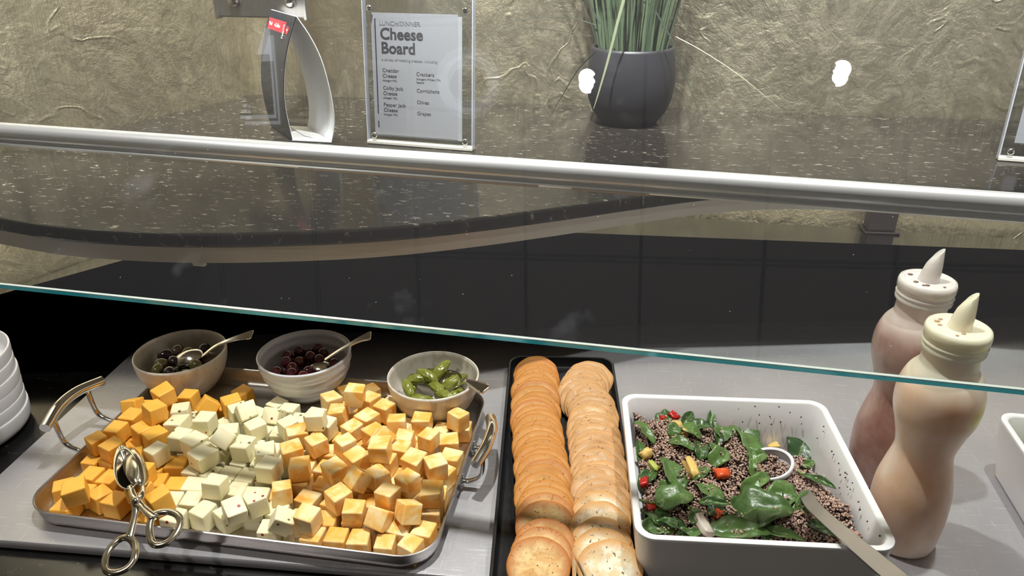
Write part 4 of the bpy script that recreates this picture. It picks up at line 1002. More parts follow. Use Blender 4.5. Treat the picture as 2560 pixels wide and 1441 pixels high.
def cup(name, tip, base, wside, depth, mat_in=None):
    d = (tip-base); L = d.length; t = d.normalized(); s = (wside-t*wside.dot(t)); W = s.length; s.normalize(); nn_ = t.cross(s).normalized()
    if nn_.z < 0: nn_ = -nn_
    bm = bmesh.new(); RR = []
    for off in (0, .0011):
        rr = []
        for i in range(7):
            u = i/6
            if i == 0: rr.append([bm.verts.new(base+d*.5-nn_*(depth-off))]); continue
            rr.append([bm.verts.new(base+d*(.5+.5*u*math.cos(a))+s*W*u*math.sin(a)*(1-.22*math.cos(a))-nn_*(depth*(1-u**2.4)-off)) for a in [2*PI*k/28 for k in range(28)]])
        for A, B in zip(rr, rr[1:]):
            for k in range(28):
                j = (k+1) % 28
                bm.faces.new((A[0], B[k], B[j]) if len(A) == 1 else (A[k], A[j], B[j], B[k]))
        RR.append(rr[-1])
    for k in range(28): bm.faces.new((RR[0][k], RR[0][(k+1) % 28], RR[1][(k+1) % 28], RR[1][k]))
    return obj(name, bm, M_tong, TG, smooth=True)
cup('spoon_blade', tp(303, 1116, .074), tp(326, 1224, .067), (tp(350, 1168, .072)-tp(286, 1168, .072))*.5, .013)
cup('spoon_blade', tp(322, 1122, .058), tp(352, 1218, .061), (tp(374, 1172, .052)-tp(316, 1172, .062))*.5, -.012)
# ---------- black cracker tray
ca = math.radians(9.8); cu_ = Vector((math.cos(ca), math.sin(ca), 0)); cv_ = Vector((-math.sin(ca), math.cos(ca), 0))
far = (at(1285, 897, .030)+at(1527, 898, .030))/2; CW = .146; CL = .56
cc_ = far-cv_*(CL/2-.004)-cu_*.002
ct = thing('cracker_tray', 'long narrow black melamine tray holding two rows of crackers', 'tray', (cc_.x, cc_.y, .0122), ca)
st = [(CW-.012, CL-.012, .016, 0), (CW-.004, CL-.004, .019, .002), (CW, CL, .020, .008), (CW+.001, CL+.001, .020, .0185), (CW-.001, CL-.001, .019, .0195), (CW-.0055, CL-.0055, .017, .0190), (CW-.0075, CL-.0075, .016, .006), (CW-.014, CL-.014, .014, .0035)]
obj('pan', loft(tray_rings(st)), M_blackpl, ct, auto=50)
def cracker_mat(name, a, b, edge, holes, speckc, pale=0):
    m = Mat(name); co = m.co('Object', rnd=True); co0 = m.co('Object')
    n = m.noise(co, 55, 4, .6, .5); n2 = m.noise(co, 260, 3, .6); n3 = m.noise(co, 24, 2)
    sep = m.n('SeparateXYZ'); m.l(co0, sep.inputs[0])
    px = m.n('Math', operation='POWER'); px.inputs[1].default_value = 2; py = m.n('Math', operation='POWER'); py.inputs[1].default_value = 2
    m.l(sep.outputs[0], px.inputs[0]); m.l(sep.outputs[1], py.inputs[0]); ad = m.n('Math', operation='ADD'); m.l(px.outputs[0], ad.inputs[0]); m.l(py.outputs[0], ad.inputs[1])
    sq = m.n('Math', operation='SQRT'); m.l(ad.outputs[0], sq.inputs[0]); mu = m.n('Math', operation='MULTIPLY'); mu.inputs[1].default_value = 1/.030; m.l(sq.outputs[0], mu.inputs[0])
    rim_ = m.ramp(mu.outputs[0], [(.62, 0), (.93, 1)])
    c1 = m.mix(m.ramp(n, [(.42, 0), (.56, 1)]), a, b); c2 = m.mix(rim_, c1, edge)
    dots = m.ramp(n2, [(.62, 0), (.70, 1)]); c3 = m.mix(dots, c2, speckc); m.base(c3); m.rough(.65); m.bump(m.mix(.3, n, n2), .5, .0015); return m.m
MK1 = [cracker_mat('wheat_cracker_a', srgb(216, 172, 104), srgb(202, 148, 76), srgb(188, 124, 52), 0, srgb(120, 64, 24)), cracker_mat('wheat_cracker_b', srgb(226, 192, 134), srgb(204, 154, 88), srgb(184, 118, 58), 0, srgb(120, 62, 28))]
MK2 = [cracker_mat('water_cracker_a', srgb(224, 202, 174), srgb(206, 168, 124), srgb(198, 150, 98), 0, srgb(130, 90, 60)), cracker_mat('water_cracker_b', srgb(238, 228, 206), srgb(222, 196, 152), srgb(204, 154, 96), 0, srgb(110, 82, 54))]
M_hole = plain('cracker_hole', srgb(86, 56, 30), .8)
def cracker_mesh(seed, mat, R=.0305, wav=.0012):
    rnd = random.Random(seed); n = 40; bm = bmesh.new(); hs = [(rnd.uniform(0, 6), rnd.uniform(-1, 1)) for _ in range(3)]
    def rr(a): return R*(1+.010*math.sin(3*a+hs[0][0])+.006*math.sin(7*a+hs[1][0]))
    def zz(x, y): return wav*noise.noise(Vector((x*70+seed, y*70, seed*1.7)))*1.4
    holes = [(x, y) for x in [i*.0098+((j % 2)*.0049) for i in range(-3, 4) for j in (0,)] for y in []]
    holes = []
    for j in range(-3, 4):
        for i in range(-3, 4):
            x, y = i*.0094+(j % 2)*.0047, j*.0078
            if x*x+y*y < (.0235)**2: holes.append((x+rnd.uniform(-.0006, .0006), y+rnd.uniform(-.0006, .0006)))
    def dim(x, y): return -.0012*sum(math.exp(-((x-a)**2+(y-b)**2)/(2*.0019**2)) for a, b in holes)
    rad = [0, .12, .24, .36, .48, .60, .72, .82, .90, .96, 1.0]
    top = []; 
    for f in rad:
        if f == 0: top.append([bm.verts.new((0, 0, .0021+zz(0, 0)+dim(0, 0)))]); continue
        ring_ = []
        for k in range(n):
            a = 2*PI*k/n; x, y = rr(a)*f*math.cos(a), rr(a)*f*math.sin(a); e = .0016*max(0, (f-.88)/.12)**2
            ring_.append(bm.verts.new((x, y, .0021+zz(x, y)+dim(x, y)-e)))
        top.append(ring_)
    bot = [bm.verts.new((rr(2*PI*k/n)*.98*math.cos(2*PI*k/n), rr(2*PI*k/n)*.98*math.sin(2*PI*k/n), -.0018)) for k in range(n)]
    top.append(bot)
    for A, B in zip(top, top[1:]):
        for k in range(n):
            j = (k+1) % n
            bm.faces.new((A[0], B[k], B[j]) if len(A) == 1 else (A[k], A[j], B[j], B[k]))
    bm.faces.new(bot[::-1])
    me = bpy.data.meshes.new('cracker'); bmesh.ops.recalc_face_normals(bm, faces=bm.faces); bm.to_mesh(me); bm.free(); me.polygons.foreach_set('use_smooth', [True]*len(me.polygons)); me.materials.append(mat)
    hb = bmesh.new()
    for x, y in holes:
        r = bmesh.ops.create_circle(hb, cap_ends=True, segments=8, radius=.00085); bmesh.ops.translate(hb, vec=(x, y, .0021+zz(x, y)+dim(x, y)+.0003), verts=r['verts'])
    mh = bpy.data.meshes.new('docking_holes'); hb.to_mesh(mh); hb.free(); mh.materials.append(M_hole)
    return me, mh
VK1 = [cracker_mesh(i+1, MK1[i % 2]) for i in range(6)]; VK2 = [cracker_mesh(i+31, MK2[i % 2], .0310, .0026) for i in range(6)]
ORD = 'nearest second third fourth fifth sixth seventh eighth ninth tenth eleventh twelfth thirteenth fourteenth fifteenth sixteenth seventeenth eighteenth nineteenth twentieth 21st 22nd 23rd 24th 25th 26th 27th 28th 29th 30th 31st 32nd 33rd 34th 35th 36th 37th 38th 39th 40th 41st 42nd'.split()
def interp(P, y):
    for (x1, y1), (x2, y2) in zip(P, P[1:]):
        if min(y1, y2) <= y <= max(y1, y2): return x1+(x2-x1)*(y-y1)/(y2-y1)
    return P[-1][0]
def cracker_row(path, n, V, nm, row, whiteish, seed, near):
    rnd = random.Random(seed); zt = .0122+.0045
    ws = [at(x, y, .034) for x, y in path]; q = curve_pts(ws, 20); L = [0]
    for a, b in zip(q, q[1:]): L.append(L[-1]+(b-a).length)
    gaps = [1.7, 1.7, 3.0, 1.6, 1.2]+[1]*(n-6); cum = [0]
    for g in gaps: cum.append(cum[-1]+g*(1+rnd.uniform(-.25, .25)))
    for i in range(n):
        s = L[-1]*(cum[i]/cum[-1]); k = max(j for j in range(len(L)) if L[j] <= s+1e-9); p = q[min(k, len(q)-1)]
        tl = math.radians(31+rnd.uniform(-3, 3))
        if i < 8: tl = math.radians(17+1.8*i)
        if i > n-4: tl = math.radians(22)
        r = .0305
        me, mh = V[rnd.randrange(6)]
        if i >= 5 and rnd.random() < .8: me, mh = V[rnd.choice((0, 2, 4))]
        if i < 5: me, mh = V[rnd.choice((1, 3, 5))]
        o = bpy.data.objects.new(nm, me); C.objects.link(o)
        z = zt+r*math.sin(math.radians(27))+.0025 + (max(0, 4-i)*.0012)
        o.location = (p.x+rnd.uniform(-.0026, .0026), p.y, z); o.rotation_euler = Matrix.Rotation(ca, 3, 'Z').__matmul__(Matrix.Rotation(tl, 3, 'X')).__matmul__(Matrix.Rotation(rnd.uniform(-.04, .04), 3, 'Y')).__matmul__(Matrix.Rotation(rnd.uniform(0, 6), 3, 'Z')).to_euler()
        if i < 20:
            h = bpy.data.objects.new('docking_holes', mh); C.objects.link(h); h.parent = o; h['kind'] = 'stuff'
        tag(o, f'{whiteish} cracker, {ORD[i]+" from the front" if i else "nearest to the front"} in the {row} row', 'cracker', f'crackers in the {row} row of the black tray')
cracker_row([(1352, 1425), (1358, 1368), (1364, 1300), (1360, 1225), (1352, 1150), (1341, 1085), (1342, 1020), (1338, 970), (1340, 935)], 33, VK1, 'wheat_cracker', 'left', 'golden brown round', 4, 5)
cracker_row([(1522, 1432), (1512, 1385), (1507, 1330), (1502, 1265), (1500, 1195), (1490, 1125), (1482, 1065), (1478, 1020), (1452, 985), (1478, 948)], 33, VK2, 'water_cracker', 'right', 'pale flecked round', 9, 5)
# two cracker tongs blades
tgc = at(1432, 1385, .075); T2 = thing('cracker_tongs', 'polished steel tongs standing between the two cracker rows at the near end', 'tongs', tuple(tgc))
for i, (e, w_) in enumerate((((1436, 1470), .014), ((1475, 1470), .014))):
    pts = curve_pts([Vector((0, 0, 0)), at((1432+e[0])/2, (1380+e[1])/2, .085)-tgc, at(*e, .098)-tgc, at(e[0]+(-6 if i == 0 else 30), 1560, .12)-tgc], 6)
    bm = bmesh.new(); strip(bm, pts, [.004+w_*min(1, k/6) for k in range(len(pts))], .0012, lambda k: Vector((.15 if i else -.1, .4, -1)))
    obj('blade', bm, M_chrome, T2)
# ---------- squeeze bottles
def bottle(name, label, loc, sc_, liquid, liquid2, capc, seed, lean=(0, 0)):
    b = thing('squeeze_bottle', label, 'bottle', loc); b.scale = (sc_,)*3; b.rotation_euler = (lean[0], lean[1], 0)
    m = Mat(name); co = m.co('Object', (1, 1, .7)); n = m.noise(co, 20, 4, .6, .4); n2 = m.noise(co, 160, 3, .6)
    sep = m.n('SeparateXYZ'); m.l(m.co('Object'), sep.inputs[0]); zf = m.n('MapRange'); zf.inputs['From Min'].default_value = .185; zf.inputs['From Max'].default_value = .205; m.l(sep.outputs[2], zf.inputs[0])
    c1 = m.mix(m.ramp(n, [(.30, 0), (.75, 1)]), liquid, liquid2); c2 = m.mix(zf.outputs[0], c1, tuple(.5*a+.5*b_ for a, b_ in zip(capc, liquid2)))
    c3 = m.mix(m.ramp(n2, [(.74, 0), (.80, 1)]), c2, tuple(x*.35 for x in liquid)); m.base(c3); m.rough(.30); m._set('Subsurface Weight', .35); m.b.inputs['Subsurface Radius'].default_value = (1, .7, .5); m._set('Subsurface Scale', .03); m._set('Coat Weight', .25); m._set('Coat Roughness', .2)
    prof = [(0, .001), (.026, .001), (.029, 0), (.0325, .004), (.0345, .020), (.0358, .045), (.0348, .070), (.0305, .092), (.0265, .110), (.0268, .122), (.0310, .140), (.0360, .157), (.0375, .172), (.0362, .186), (.0318, .199), (.0262, .207), (.0240, .213), (.0240, .236)]
    Z = [p[1] for p in prof]; q = curve_pts([(r, 0, z) for r, z in prof], 4)
    obj('body', lathe([(v.x if v.x > .0005 else 0, v.z) for v in q], 56, False, True), m.m, b, smooth=True)
    mc = Mat(name+'_cap'); mc.base(capc); mc.rough(.22); mc._set('Subsurface Weight', .4); mc.b.inputs['Subsurface Radius'].default_value = (1, .9, .8); mc._set('Subsurface Scale', .01); mc._set('Coat Weight', .4)
    cap = [(r*.735 if r > 0 else 0, z) for r, z in [(.0310, .226), (.0362, .226), (.0366, .2285), (.0350, .2305), (.0370, .2330), (.0350, .2355), (.0370, .2385), (.0372, .2445), (.0358, .248), (.0335, .2488), (.0325, .2478), (.0300, .2478), (.0292, .2470), (.015, .2475), (0, .2475)]]
    obj('screw_cap', lathe(cap, 56, False, False), mc.m, b, auto=50)
    bm = bmesh.new(); rings = []
    H = .030
    for i, (r, t) in enumerate(((.0100, 0), (.0095, .15), (.0088, .35), (.0076, .6), (.0060, .82), (.0045, 1.0))):
        ring_ = []
        for k in range(24):
            a = 2*PI*k/24; x, y = r*math.cos(a), r*math.sin(a); cx = .0035*t
            z = .2472+H*t; 
            if t == 1.0: z += x*1.1
            if t == .82: z += x*.4
            ring_.append((x+cx, y, z))
        rings.append(ring_)
    noz = obj('nozzle', loft(rings, False, True), mc.m, b, auto=50)
    rs = random.Random(seed); bm = bmesh.new()
    for k in range(5):
        a = rs.uniform(2.2, 5.5); rr = rs.uniform(.012, .019); r = bmesh.ops.create_icosphere(bm, subdivisions=2, radius=rs.uniform(.001, .0022)); bmesh.ops.scale(bm, vec=(1.4, 1, .35), verts=r['verts']); bmesh.ops.translate(bm, vec=(rr*math.cos(a), rr*math.sin(a), .2478), verts=r['verts'])
    sm = obj('sauce_smear', bm, plain(name+'_sauce', tuple(x*.6 for x in liquid), .15), b, smooth=True); sm['kind'] = 'stuff'
bottle('tan_dressing', 'squeeze bottle of pale tan dressing with a yellowish cap, nearer of the two', (.262, .653, .0122), 1.0, srgb(236, 194, 156), srgb(252, 234, 222), srgb(250, 238, 212), 1, (0, 0))
bottle('brown_dressing', 'squeeze bottle of brownish pink dressing with a clear cap, behind the other', (.2620, .753, .0122), 1.0, srgb(150, 104, 92), srgb(218, 190, 180), srgb(232, 222, 218), 2)
# ---------- white square dish with quinoa salad
da = math.radians(8.1); DO = Vector((.002, 0, 0))+(at(1597, 1345, .085)+at(2246, 1378, .085)+at(2035, 1003, .085)+at(1557, 985, .085))/4
DW = .233
def dish(label, c, a, W, H, wall=.0075):
    d = thing('serving_dish', label, 'dish', c, a); k = wall
    st = [(W-.030, W-.030, .010, 0), (W-.020, W-.020, .014, .0015), (W-.008, W-.008, .017, H*.5), (W-.001, W-.001, .018, H-.004), (W, W, .0185, H-.002), (W-.001, W-.001, .018, H-.0004), (W-.004, W-.004, .0165, H), (W-2*k+.003, W-2*k+.003, .014, H-.0002), (W-2*k, W-2*k, .013, H-.002),
          (W-2*k-.008, W-2*k-.008, .013, H*.5), (W-2*k-.016, W-2*k-.016, .012, .010), (W-2*k-.034, W-2*k-.034, .008, .006)]
    obj('dish_shell', loft(tray_rings(st)), M_white, d, auto=50); return d
dish('square white melamine dish of quinoa and spinach salad', (DO.x, DO.y, .0122), da, DW, .0735)
sal = thing('quinoa_salad', 'quinoa salad with spinach leaves, pepper and mango in the square white dish', 'salad', (DO.x, DO.y, .0122), da)
HW = DW/2-.0105
def hs(x, y):                                  # height of the salad in the dish's own frame
    u, v = x/HW, y/HW
    h = .052+.008*noise.noise(Vector((x*24, y*24, 3)))+.0065*noise.noise(Vector((x*62, y*62, 9)))
    h += .012*math.exp(-((u+.55)**2+(v-.45)**2)/.35)+.006*math.exp(-((u+.3)**2+(v+.4)**2)/.5)-.006
    h -= .034*max(0, (u+v-.55))**1.15          # dug out at the far right
    h += .010*math.exp(-((u-.45)**2+(v-.25)**2)/.05)
    return max(.014, min(h, .072))
def wall_in(z): return HW-.0005-(.0735-z)*.11
N = 60; vs = []; fs = []
for i in range(N+1):
    for j in range(N+1):
        x, y = (2*i/N-1), (2*j/N-1); h = hs(x*HW, y*HW)-.0025; wl = wall_in(h)*.985
        vs.append((x*wl, y*wl, h))
for i in range(N):
    for j in range(N): a = i*(N+1)+j; fs.append((a, a+N+1, a+N+2, a+1))
bd = pyobj('dressed_grain_bed', vs, fs, plain('dark_grain_bed', srgb(52, 34, 28), .5), sal, True); bd['kind'] = 'stuff'
t = (1+5**.5)/2; IV = np.array([(-1, t, 0), (1, t, 0), (-1, -t, 0), (1, -t, 0), (0, -1, t), (0, 1, t), (0, -1, -t), (0, 1, -t), (t, 0, -1), (t, 0, 1), (-t, 0, -1), (-t, 0, 1)])/math.sqrt(1+t*t)
IF = np.array([(0, 11, 5), (0, 5, 1), (0, 1, 7), (0, 7, 10), (0, 10, 11), (1, 5, 9), (5, 11, 4), (11, 10, 2), (10, 7, 6), (7, 1, 8), (3, 9, 4), (3, 4, 2), (3, 2, 6), (3, 6, 8), (3, 8, 9), (4, 9, 5), (2, 4, 11), (6, 2, 10), (8, 6, 7), (9, 8, 1)])
def grains(name, pts, rads, cols, parent, mat):
    P = np.array(pts); R = np.array(rads); n = len(P)
    sq = 1+.2*(np.random.rand(n, 1, 3)-.5); V = (P[:, None, :]+IV[None]*R[:, None, None]*sq).reshape(-1, 3); F = (IF[None]+12*np.arange(n)[:, None, None]).reshape(-1, 3)
    me = bpy.data.meshes.new(name); me.vertices.add(len(V)); me.vertices.foreach_set('co', V.ravel().astype(np.float32)); me.loops.add(F.size); me.loops.foreach_set('vertex_index', F.ravel().astype(np.int32))
    me.polygons.add(len(F)); me.polygons.foreach_set('loop_start', np.arange(0, F.size, 3, dtype=np.int32)); me.update(calc_edges=True); me.polygons.foreach_set('use_smooth', [True]*len(F))
    at_ = me.color_attributes.new('grain_colour', 'FLOAT_COLOR', 'POINT'); cc2 = np.repeat(np.c_[np.array(cols), np.ones(n)], 12, 0); at_.data.foreach_set('color', cc2.ravel().astype(np.float32))
    o = link(name, me, mat, parent); o['kind'] = 'stuff'; return o
mg = Mat('quinoa_grain'); va = mg.n('VertexColor', layer_name='grain_colour'); mg.l(va.outputs[0], mg.b.inputs['Base Color']); mg.rough(.32); mg._set('Subsurface Weight', .15); mg._set('Subsurface Scale', .001); M_grain = mg.m
PAL = [srgb(190, 158, 144), srgb(168, 138, 128), srgb(206, 180, 164), srgb(146, 116, 108), srgb(176, 146, 122)]; DRK = [srgb(34, 22, 22), srgb(52, 32, 30), srgb(20, 14, 16)]
gp, gr, gc = [], [], []
for i in range(17000):
    x = random.uniform(-HW, HW); y = random.uniform(-HW, HW); h = hs(x, y); wl = wall_in(h)-.0015
    x, y = x/HW*wl, y/HW*wl
    dk = random.random() < .34+.2*noise.noise(Vector((x*60, y*60, 1)))
    lump = .0035*abs(noise.noise(Vector((x*160, y*160, 5))))
    gp.append((x, y, h+random.uniform(-.0012, .0012)+lump)); gr.append(random.uniform(.0006, .0009) if dk else random.uniform(.0010, .0015)); gc.append(random.choice(DRK if dk else PAL))
grains('quinoa_grains', gp, gr, gc, sal, M_grain)
# specks stuck to the dish wall
gp, gr, gc = [], [], []
for i in range(34):
    s = random.random(); z = random.uniform(.045, .070); wl = wall_in(z)+.0006
    if s < .6: x, y = wl, random.uniform(-.9, .85)*HW
    else: x, y = random.uniform(.0, .9)*HW, wl
    gp.append((x, y, z)); gr.append(random.uniform(.0006, .0011)); gc.append(random.choice(DRK+[srgb(90, 80, 40)]))
o = grains('specks_on_dish_wall', gp, gr, gc, sal, M_grain)
# spinach leaves
mm_ = Mat('spinach_leaf'); co = mm_.co('Object'); n = mm_.noise(co, 90, 4, .6); oi = mm_.n('ObjectInfo'); 
sepx = mm_.n('SeparateXYZ'); mm_.l(co, sepx.inputs[0]); ab_ = mm_.n('Math', operation='ABSOLUTE'); mm_.l(sepx.outputs[1], ab_.inputs[0]); mu_ = mm_.n('Math', operation='MULTIPLY'); mu_.inputs[1].default_value = 400; mm_.l(ab_.outputs[0], mu_.inputs[0])
vein_ = mm_.ramp(mu_.outputs[0], [(.10, 1), (.35, 0)])
cA = mm_.mix(n, srgb(24, 44, 24), srgb(54, 86, 42)); cB = mm_.mix(n, srgb(58, 92, 44), srgb(112, 142, 74)); cC = mm_.mix(oi.outputs['Random'], cA, cB)
mm_.base(mm_.mix(vein_, cC, srgb(90, 122, 62))); mm_.rough(.32); mm_._set('Coat Weight', .15); mm_.bump(n, .5, .002); M_leaf = mm_.m
M_leafd = M_leaf
def leaf_mesh(L, W, curl, fold, seed, stem=.35):
    n, mI = 14, 8; vs = []; fs = []
    for i in range(n+1):
        t = i/n; ww = W/2*math.sin(PI*min(1, t**.8))**.6*(1+.13*math.sin(t*9+seed)) if 0 < t < 1 else .0003
        for j in range(mI+1):
            s = j/mI*2-1; x = (t-.5)*L; y = s*ww
            z = -curl*(x/L*2)**2*L*.35+fold*abs(s)*ww*(.9)+.0040*noise.noise(Vector((x*70+seed, y*70, seed)))+.0022*noise.noise(Vector((x*190+seed, y*190, seed)))
            vs.append((x, y, z))
    for i in range(n):
        for j in range(mI): a = i*(mI+1)+j; fs.append((a, a+mI+1, a+mI+2, a+1))
    me = bpy.data.meshes.new('spinach_leaf'); me.from_pydata(vs, [], fs); me.update(); me.polygons.foreach_set('use_smooth', [True]*len(fs)); me.materials.append(M_leaf); return me
# px, size (L, W), heading on the counter plane (deg), curl, fold, tilt
SL = [((1610, 1085), .040, .016, 130, .3, .5, .3), ((1715, 1060), .034, .014, 60, .3, .4, .5), ((1765, 1030), .040, .010, 75, .2, .8, .9), ((1838, 1042), .044, .040, 40, .35, .2, .9), ((1745, 1072), .030, .016, 0, .3, .4, .2),
      ((1790, 1090), .040, .012, 100, .2, .6, .3), ((1870, 1112), .042, .030, 120, .3, .25, .4), ((1750, 1130), .028, .018, 95, .4, .4, .2), ((1798, 1148), .030, .020, 50, .4, .4, .3), ((2005, 1110), .048, .036, 70, .5, .2, .55),
      ((1620, 1200), .034, .016, 60, .4, .4, .3), ((1680, 1190), .052, .024, 115, .3, .3, .3), ((1640, 1295), .034, .028, 150, .4, .2, .2), ((1685, 1250), .040, .030, 20, .4, .2, .2), ((1772, 1240), .036, .024, 140, .4, .3, .35),
      ((1692, 1325), .036, .022, 160, .4, .3, .2), ((1840, 1335), .062, .022, 0, .3, .3, .25), ((1900, 1285), .062, .044, 10, .55, .35, .45), ((1960, 1240), .036, .034, 80, .5, .1, .5), ((1890, 1215), .040, .016, 40, .5, .5, .4), ((2010, 1270), .040, .018, 60, .4, .5, .5),
      ((2045, 1210), .036, .010, -35, .2, .6, .2), ((2060, 1330), .050, .016, -30, .3, .3, .2), ((1955, 1345), .040, .010, -10, .2, .5, .1), ((1720, 1345), .028, .014, 30, .3, .4, .2), ((1590, 1135), .034, .012, 100, .2, .5, .3), ((1660, 1040), .024, .018, 30, .4, .3, .2), ((1838, 1085), .030, .014, 110, .3, .3, .3), ((1700, 1110), .034, .014, -20, .6, .4, .2), ((2062, 1168), .014, .010, 30, .3, .3, .2), ((1735, 1295), .020, .010, 80, .2, .4, .2)]
rl_ = random.Random(77)
for k in range(16):
    SL.append(((rl_.uniform(1620, 1960), rl_.uniform(1060, 1330)), rl_.uniform(.018, .034), rl_.uniform(.010, .022), rl_.uniform(0, 180), rl_.uniform(.2, .6), rl_.uniform(.2, .6), rl_.uniform(.1, .7)))
Rd = Matrix.Rotation(-da, 3, 'Z')
def dloc(px):
    z = .0122+.055
    for _ in range(6):
        p = at(px[0], px[1], z); l = Rd @ (p-Vector((DO.x, DO.y, .0122))); z = .0122+hs(max(-HW, min(HW, l.x)), max(-HW, min(HW, l.y)))+.003
    lim_ = wall_in(l.z)-.004
    return Vector((max(-lim_, min(lim_, l.x)), max(-lim_, min(lim_, l.y)), z-.0122))
lp_ = []
for k, (px, L_, W_, hd, cu2, fo, ti) in enumerate(SL):
    o = bpy.data.objects.new('spinach_leaf', leaf_mesh(L_, W_, cu2, fo, k)); C.objects.link(o); o.parent = sal
    l = dloc(px); l.z += .0025+L_*.06; o.location = l
    o.rotation_euler = (Matrix.Rotation(math.radians(hd)-da, 3, 'Z') @ Matrix.Rotation(-ti*.6, 3, 'Y') @ Matrix.Rotation(random.uniform(.1, .5), 3, 'X')).to_euler()
    md = o.modifiers.new('thick', 'SOLIDIFY'); md.thickness = .0005
    if k in (1, 2, 5, 11, 13, 14, 17, 21):
        st_ = obj('leaf_stem', tube(bmesh.new(), curve_pts([(-L_*.5, 0, -cu2*L_*.3), (-L_*.7, .001, -cu2*L_*.35+.003), (-L_*.95, .004, .002)], 4), [.0012]*9, 8), plain('spinach_stem', srgb(120, 150, 70), .35), o, smooth=True)
gp, gr, gc = [], [], []
for k, (px, L_, W_, hd, cu2, fo, ti) in enumerate(SL):
    l = dloc(px); rr_ = max(4, int(L_*W_*16000)); ax, ay = l.x+random.gauss(0, W_*.3), l.y+random.gauss(0, W_*.3)
    for q_ in range(rr_):
        x, y = ax+random.gauss(0, .0035), ay+random.gauss(0, .0035); gp.append((x, y, l.z+.002+L_*.05+random.uniform(0, .0025))); dk = random.random() < .3
        gr.append(random.uniform(.0009, .0014)*(.65 if dk else 1)); gc.append(random.choice(DRK if dk else PAL))
grains('grains_on_leaves', gp, gr, gc, sal, M_grain)
def chunk(name, px, s, mat, label=None, rot=None):
    bm = bmesh.new(); bmesh.ops.create_cube(bm, size=1); bmesh.ops.subdivide_edges(bm, edges=bm.edges[:], cuts=2, use_grid_fill=True)
    for v in bm.verts: v.co = v.co.lerp(v.co.normalized()*.62, .28)+Vector([noise.noise(v.co*2.3+Vector((px[0], i*5, 0)))*.30 for i in range(3)])
    bmesh.ops.scale(bm, vec=s, verts=bm.verts)
    o = obj(name, bm, mat, sal, smooth=True); l = dloc(px); l.z += .002; o.location = l; o.rotation_euler = rot or (random.uniform(-.4, .4), random.uniform(-.4, .4), random.uniform(0, 3)); return o
M_man = plain('mango', srgb(222, 190, 112), .35, sss=.3); M_red = plain('red_pepper', srgb(170, 32, 22), .25); M_org = plain('orange_pepper', srgb(214, 84, 40), .25); M_on = plain('white_onion', srgb(228, 218, 206), .25, sss=.3)
for px in ((1702, 1085), (1690, 1068), (1615, 1138), (1933, 1122)): chunk('mango_piece', px, (.012, .009, .008), M_man)
chunk('mango_piece', (1728, 1175), (.010, .022, .009), M_man, rot=(.2, .2, .3))
for px in ((1652, 1000), (1678, 1010), (1608, 1210), (1625, 1275), (1810, 1030)): chunk('red_pepper_piece', px, (.012, .008, .006), M_red)
chunk('orange_pepper_piece', (1805, 1188), (.016, .011, .007), M_org, rot=(.1, .1, .4)); chunk('orange_pepper_piece', (1795, 1290), (.009, .008, .007), M_org)
chunk('onion_piece', (1757, 1317), (.009, .024, .008), M_on, rot=(.1, .2, .35))
chunk('celery_piece', (1634, 1170), (.013, .006, .006), plain('celery', srgb(176, 184, 84), .3))
# serving spoon, its white bowl half buried in the quinoa
s0 = dloc((1925, 1160)); R3 = Matrix.Rotation(da, 3, 'Z'); sw = R3 @ s0+Vector((DO.x, DO.y, .0122))
sp = thing('serving_spoon', 'flat grey steel serving spoon sticking out of the quinoa salad over the dish corner', 'spoon', tuple(sw))
e_ = [at(2038, 1272, .082), at(2120, 1345, .094), at(2215, 1425, .108), at(2330, 1520, .125)]
pts = curve_pts([p-sw for p in [sw+Vector((.03, -.035, -.002))]+e_], 6); bm = bmesh.new(); n = len(pts)
strip(bm, pts, [.012+.006*min(1, k/(n*.7)) for k in range(n)], .0022, lambda k: Vector((.75, .65, .1))); obj('handle', bm, steel('grey_spoon_steel', (.42, .41, .41), .32, (8, 8, 8), .05), sp, bevel=.0006)
bm = bmesh.new(); n = 36
A = [[bm.verts.new((r*1.05*math.cos(2*PI*k/n), r*math.sin(2*PI*k/n), z)) for k in range(n)] for r, z in ((.021, .0042), (.023, .0058), (.0245, .0042), (.021, -.006), (.008, -.010))]
for a_2, b_2 in zip(A, A[1:]):
    for k in range(n): bm.faces.new((a_2[k], a_2[(k+1) % n], b_2[(k+1) % n], b_2[k]))
bm.faces.new(A[-1]); o = obj('spoon_bowl', bm, plain('white_spoon_rim', (.72, .72, .78), .2), sp, smooth=True); o.rotation_euler = (.10, -.28, 0); o.location = (0, 0, -.0035)
# ---------- second white dish with lettuce at the right
c0 = at(2489, 1028, .0857); ra = math.radians(2.0); u_ = Vector((math.cos(ra), math.sin(ra), 0)); v_ = Vector((-math.sin(ra), math.cos(ra), 0))
RW = .233; RO = c0+u_*(RW/2)-v_*(RW/2)
dish('second square white dish holding chopped lettuce at the right', (RO.x, RO.y, .0122), ra, RW, .0735)
let = thing('chopped_lettuce', 'pale green chopped lettuce heaped in the dish at the right', 'lettuce', (RO.x, RO.y, .0122), ra)
ml = Mat('lettuce_leaf'); oi = ml.n('ObjectInfo'); nn_ = ml.noise(ml.co('Object'), 60, 3); ml.base(ml.mix(oi.outputs['Random'], ml.mix(nn_, srgb(150, 176, 60), srgb(190, 206, 110)), ml.mix(nn_, srgb(226, 228, 190), srgb(110, 150, 40)))); ml.rough(.3); ml.bump(nn_, .6, .003)
lm = []
for k in range(4):
    me = leaf_mesh(.045, .032, .5, .4, 50+k); me.materials.clear(); me.materials.append(ml.m); lm.append(me)
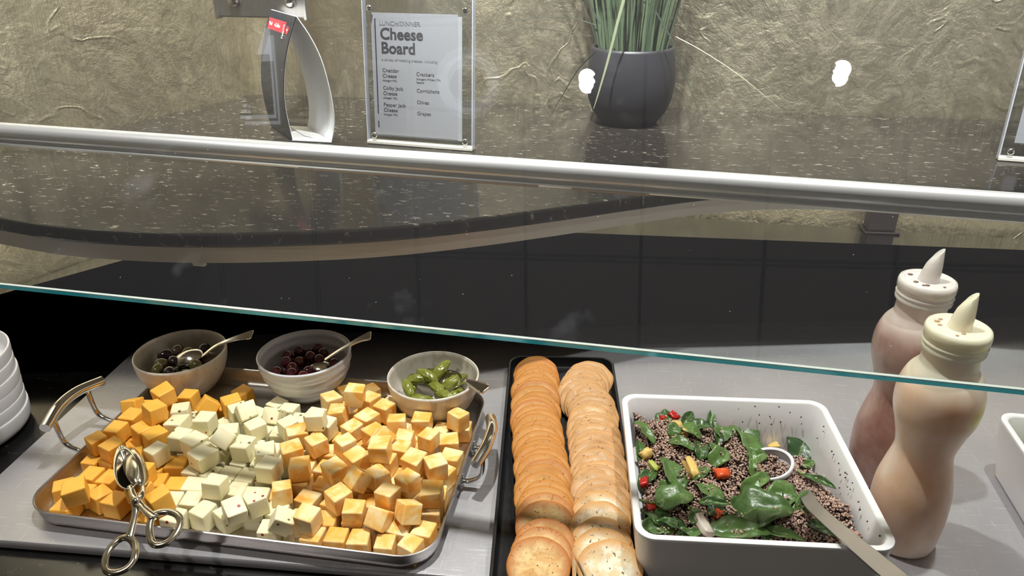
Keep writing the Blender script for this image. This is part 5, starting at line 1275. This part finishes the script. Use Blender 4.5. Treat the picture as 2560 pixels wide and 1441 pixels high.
for k in range(110):
    x, y = random.uniform(-.09, .09), random.uniform(-.09, .09); o = bpy.data.objects.new('lettuce_piece', lm[k % 4]); C.objects.link(o); o.parent = let
    o.location = (x, y, .045+.016*random.random()+.010*(1-(x*x+y*y)/.016)); o.rotation_euler = [random.uniform(-.8, .8), random.uniform(-.8, .8), random.uniform(0, 6)]
bd = pyobj('lettuce_bed', [(x*.098, y*.098, .040) for x, y in ((-1, -1), (1, -1), (1, 1), (-1, 1))]+[(x*.09, y*.09, .012) for x, y in ((-1, -1), (1, -1), (1, 1), (-1, 1))], [(0, 1, 2, 3), (7, 6, 5, 4), (0, 4, 5, 1), (1, 5, 6, 2), (2, 6, 7, 3), (3, 7, 4, 0)], ml.m, let); bd['kind'] = 'stuff'
# ---------- stack of small white dishes at the left
SP = (-.858, .612)
NM = ['bottom', 'second lowest', 'third lowest', 'third highest', 'second highest', 'top']
dp_ = [(0, .0016), (.046, .0016), (.048, 0), (.060, 0), (.070, .002), (.0765, .0075), (.0785, .016), (.0790, .0270), (.0782, .0285), (.0765, .0275), (.0755, .018), (.0715, .0100), (.060, .006), (0, .005)]
first = None
for k in range(6):
    if first is None: o = obj('small_plate', lathe([(v.x if v.x > .0004 else 0, v.z) for v in curve_pts([(r, 0, z) for r, z in dp_], 3)], 64, False, False), M_whitepl, smooth=True); first = o
    else: o = first.copy(); C.objects.link(o)
    o.location = (SP[0]+random.uniform(-.001, .001), SP[1]+random.uniform(-.001, .001), .0008+k*.0168)
    tag(o, 'white stoneware dish, '+NM[k]+' of the stack at the left', 'plate', 'white dishes stacked left of the steel plate')
# crumbs on the cracker tray and a few on the steel
gp, gr, gc = [], [], []
for i in range(90):
    p = cc_+cv_*random.uniform(-.16, .26)+cu_*random.gauss(0.002, .006); gp.append((p.x, p.y, .0166)); gr.append(random.uniform(.0003, .0007)); gc.append(random.choice([srgb(200, 170, 120), srgb(220, 200, 170)]))
cr_ = grains('cracker_crumbs', gp, gr, gc, None, M_grain); cr_['label'] = 'scattered cracker crumbs on the black tray between the rows'; cr_['category'] = 'crumbs'
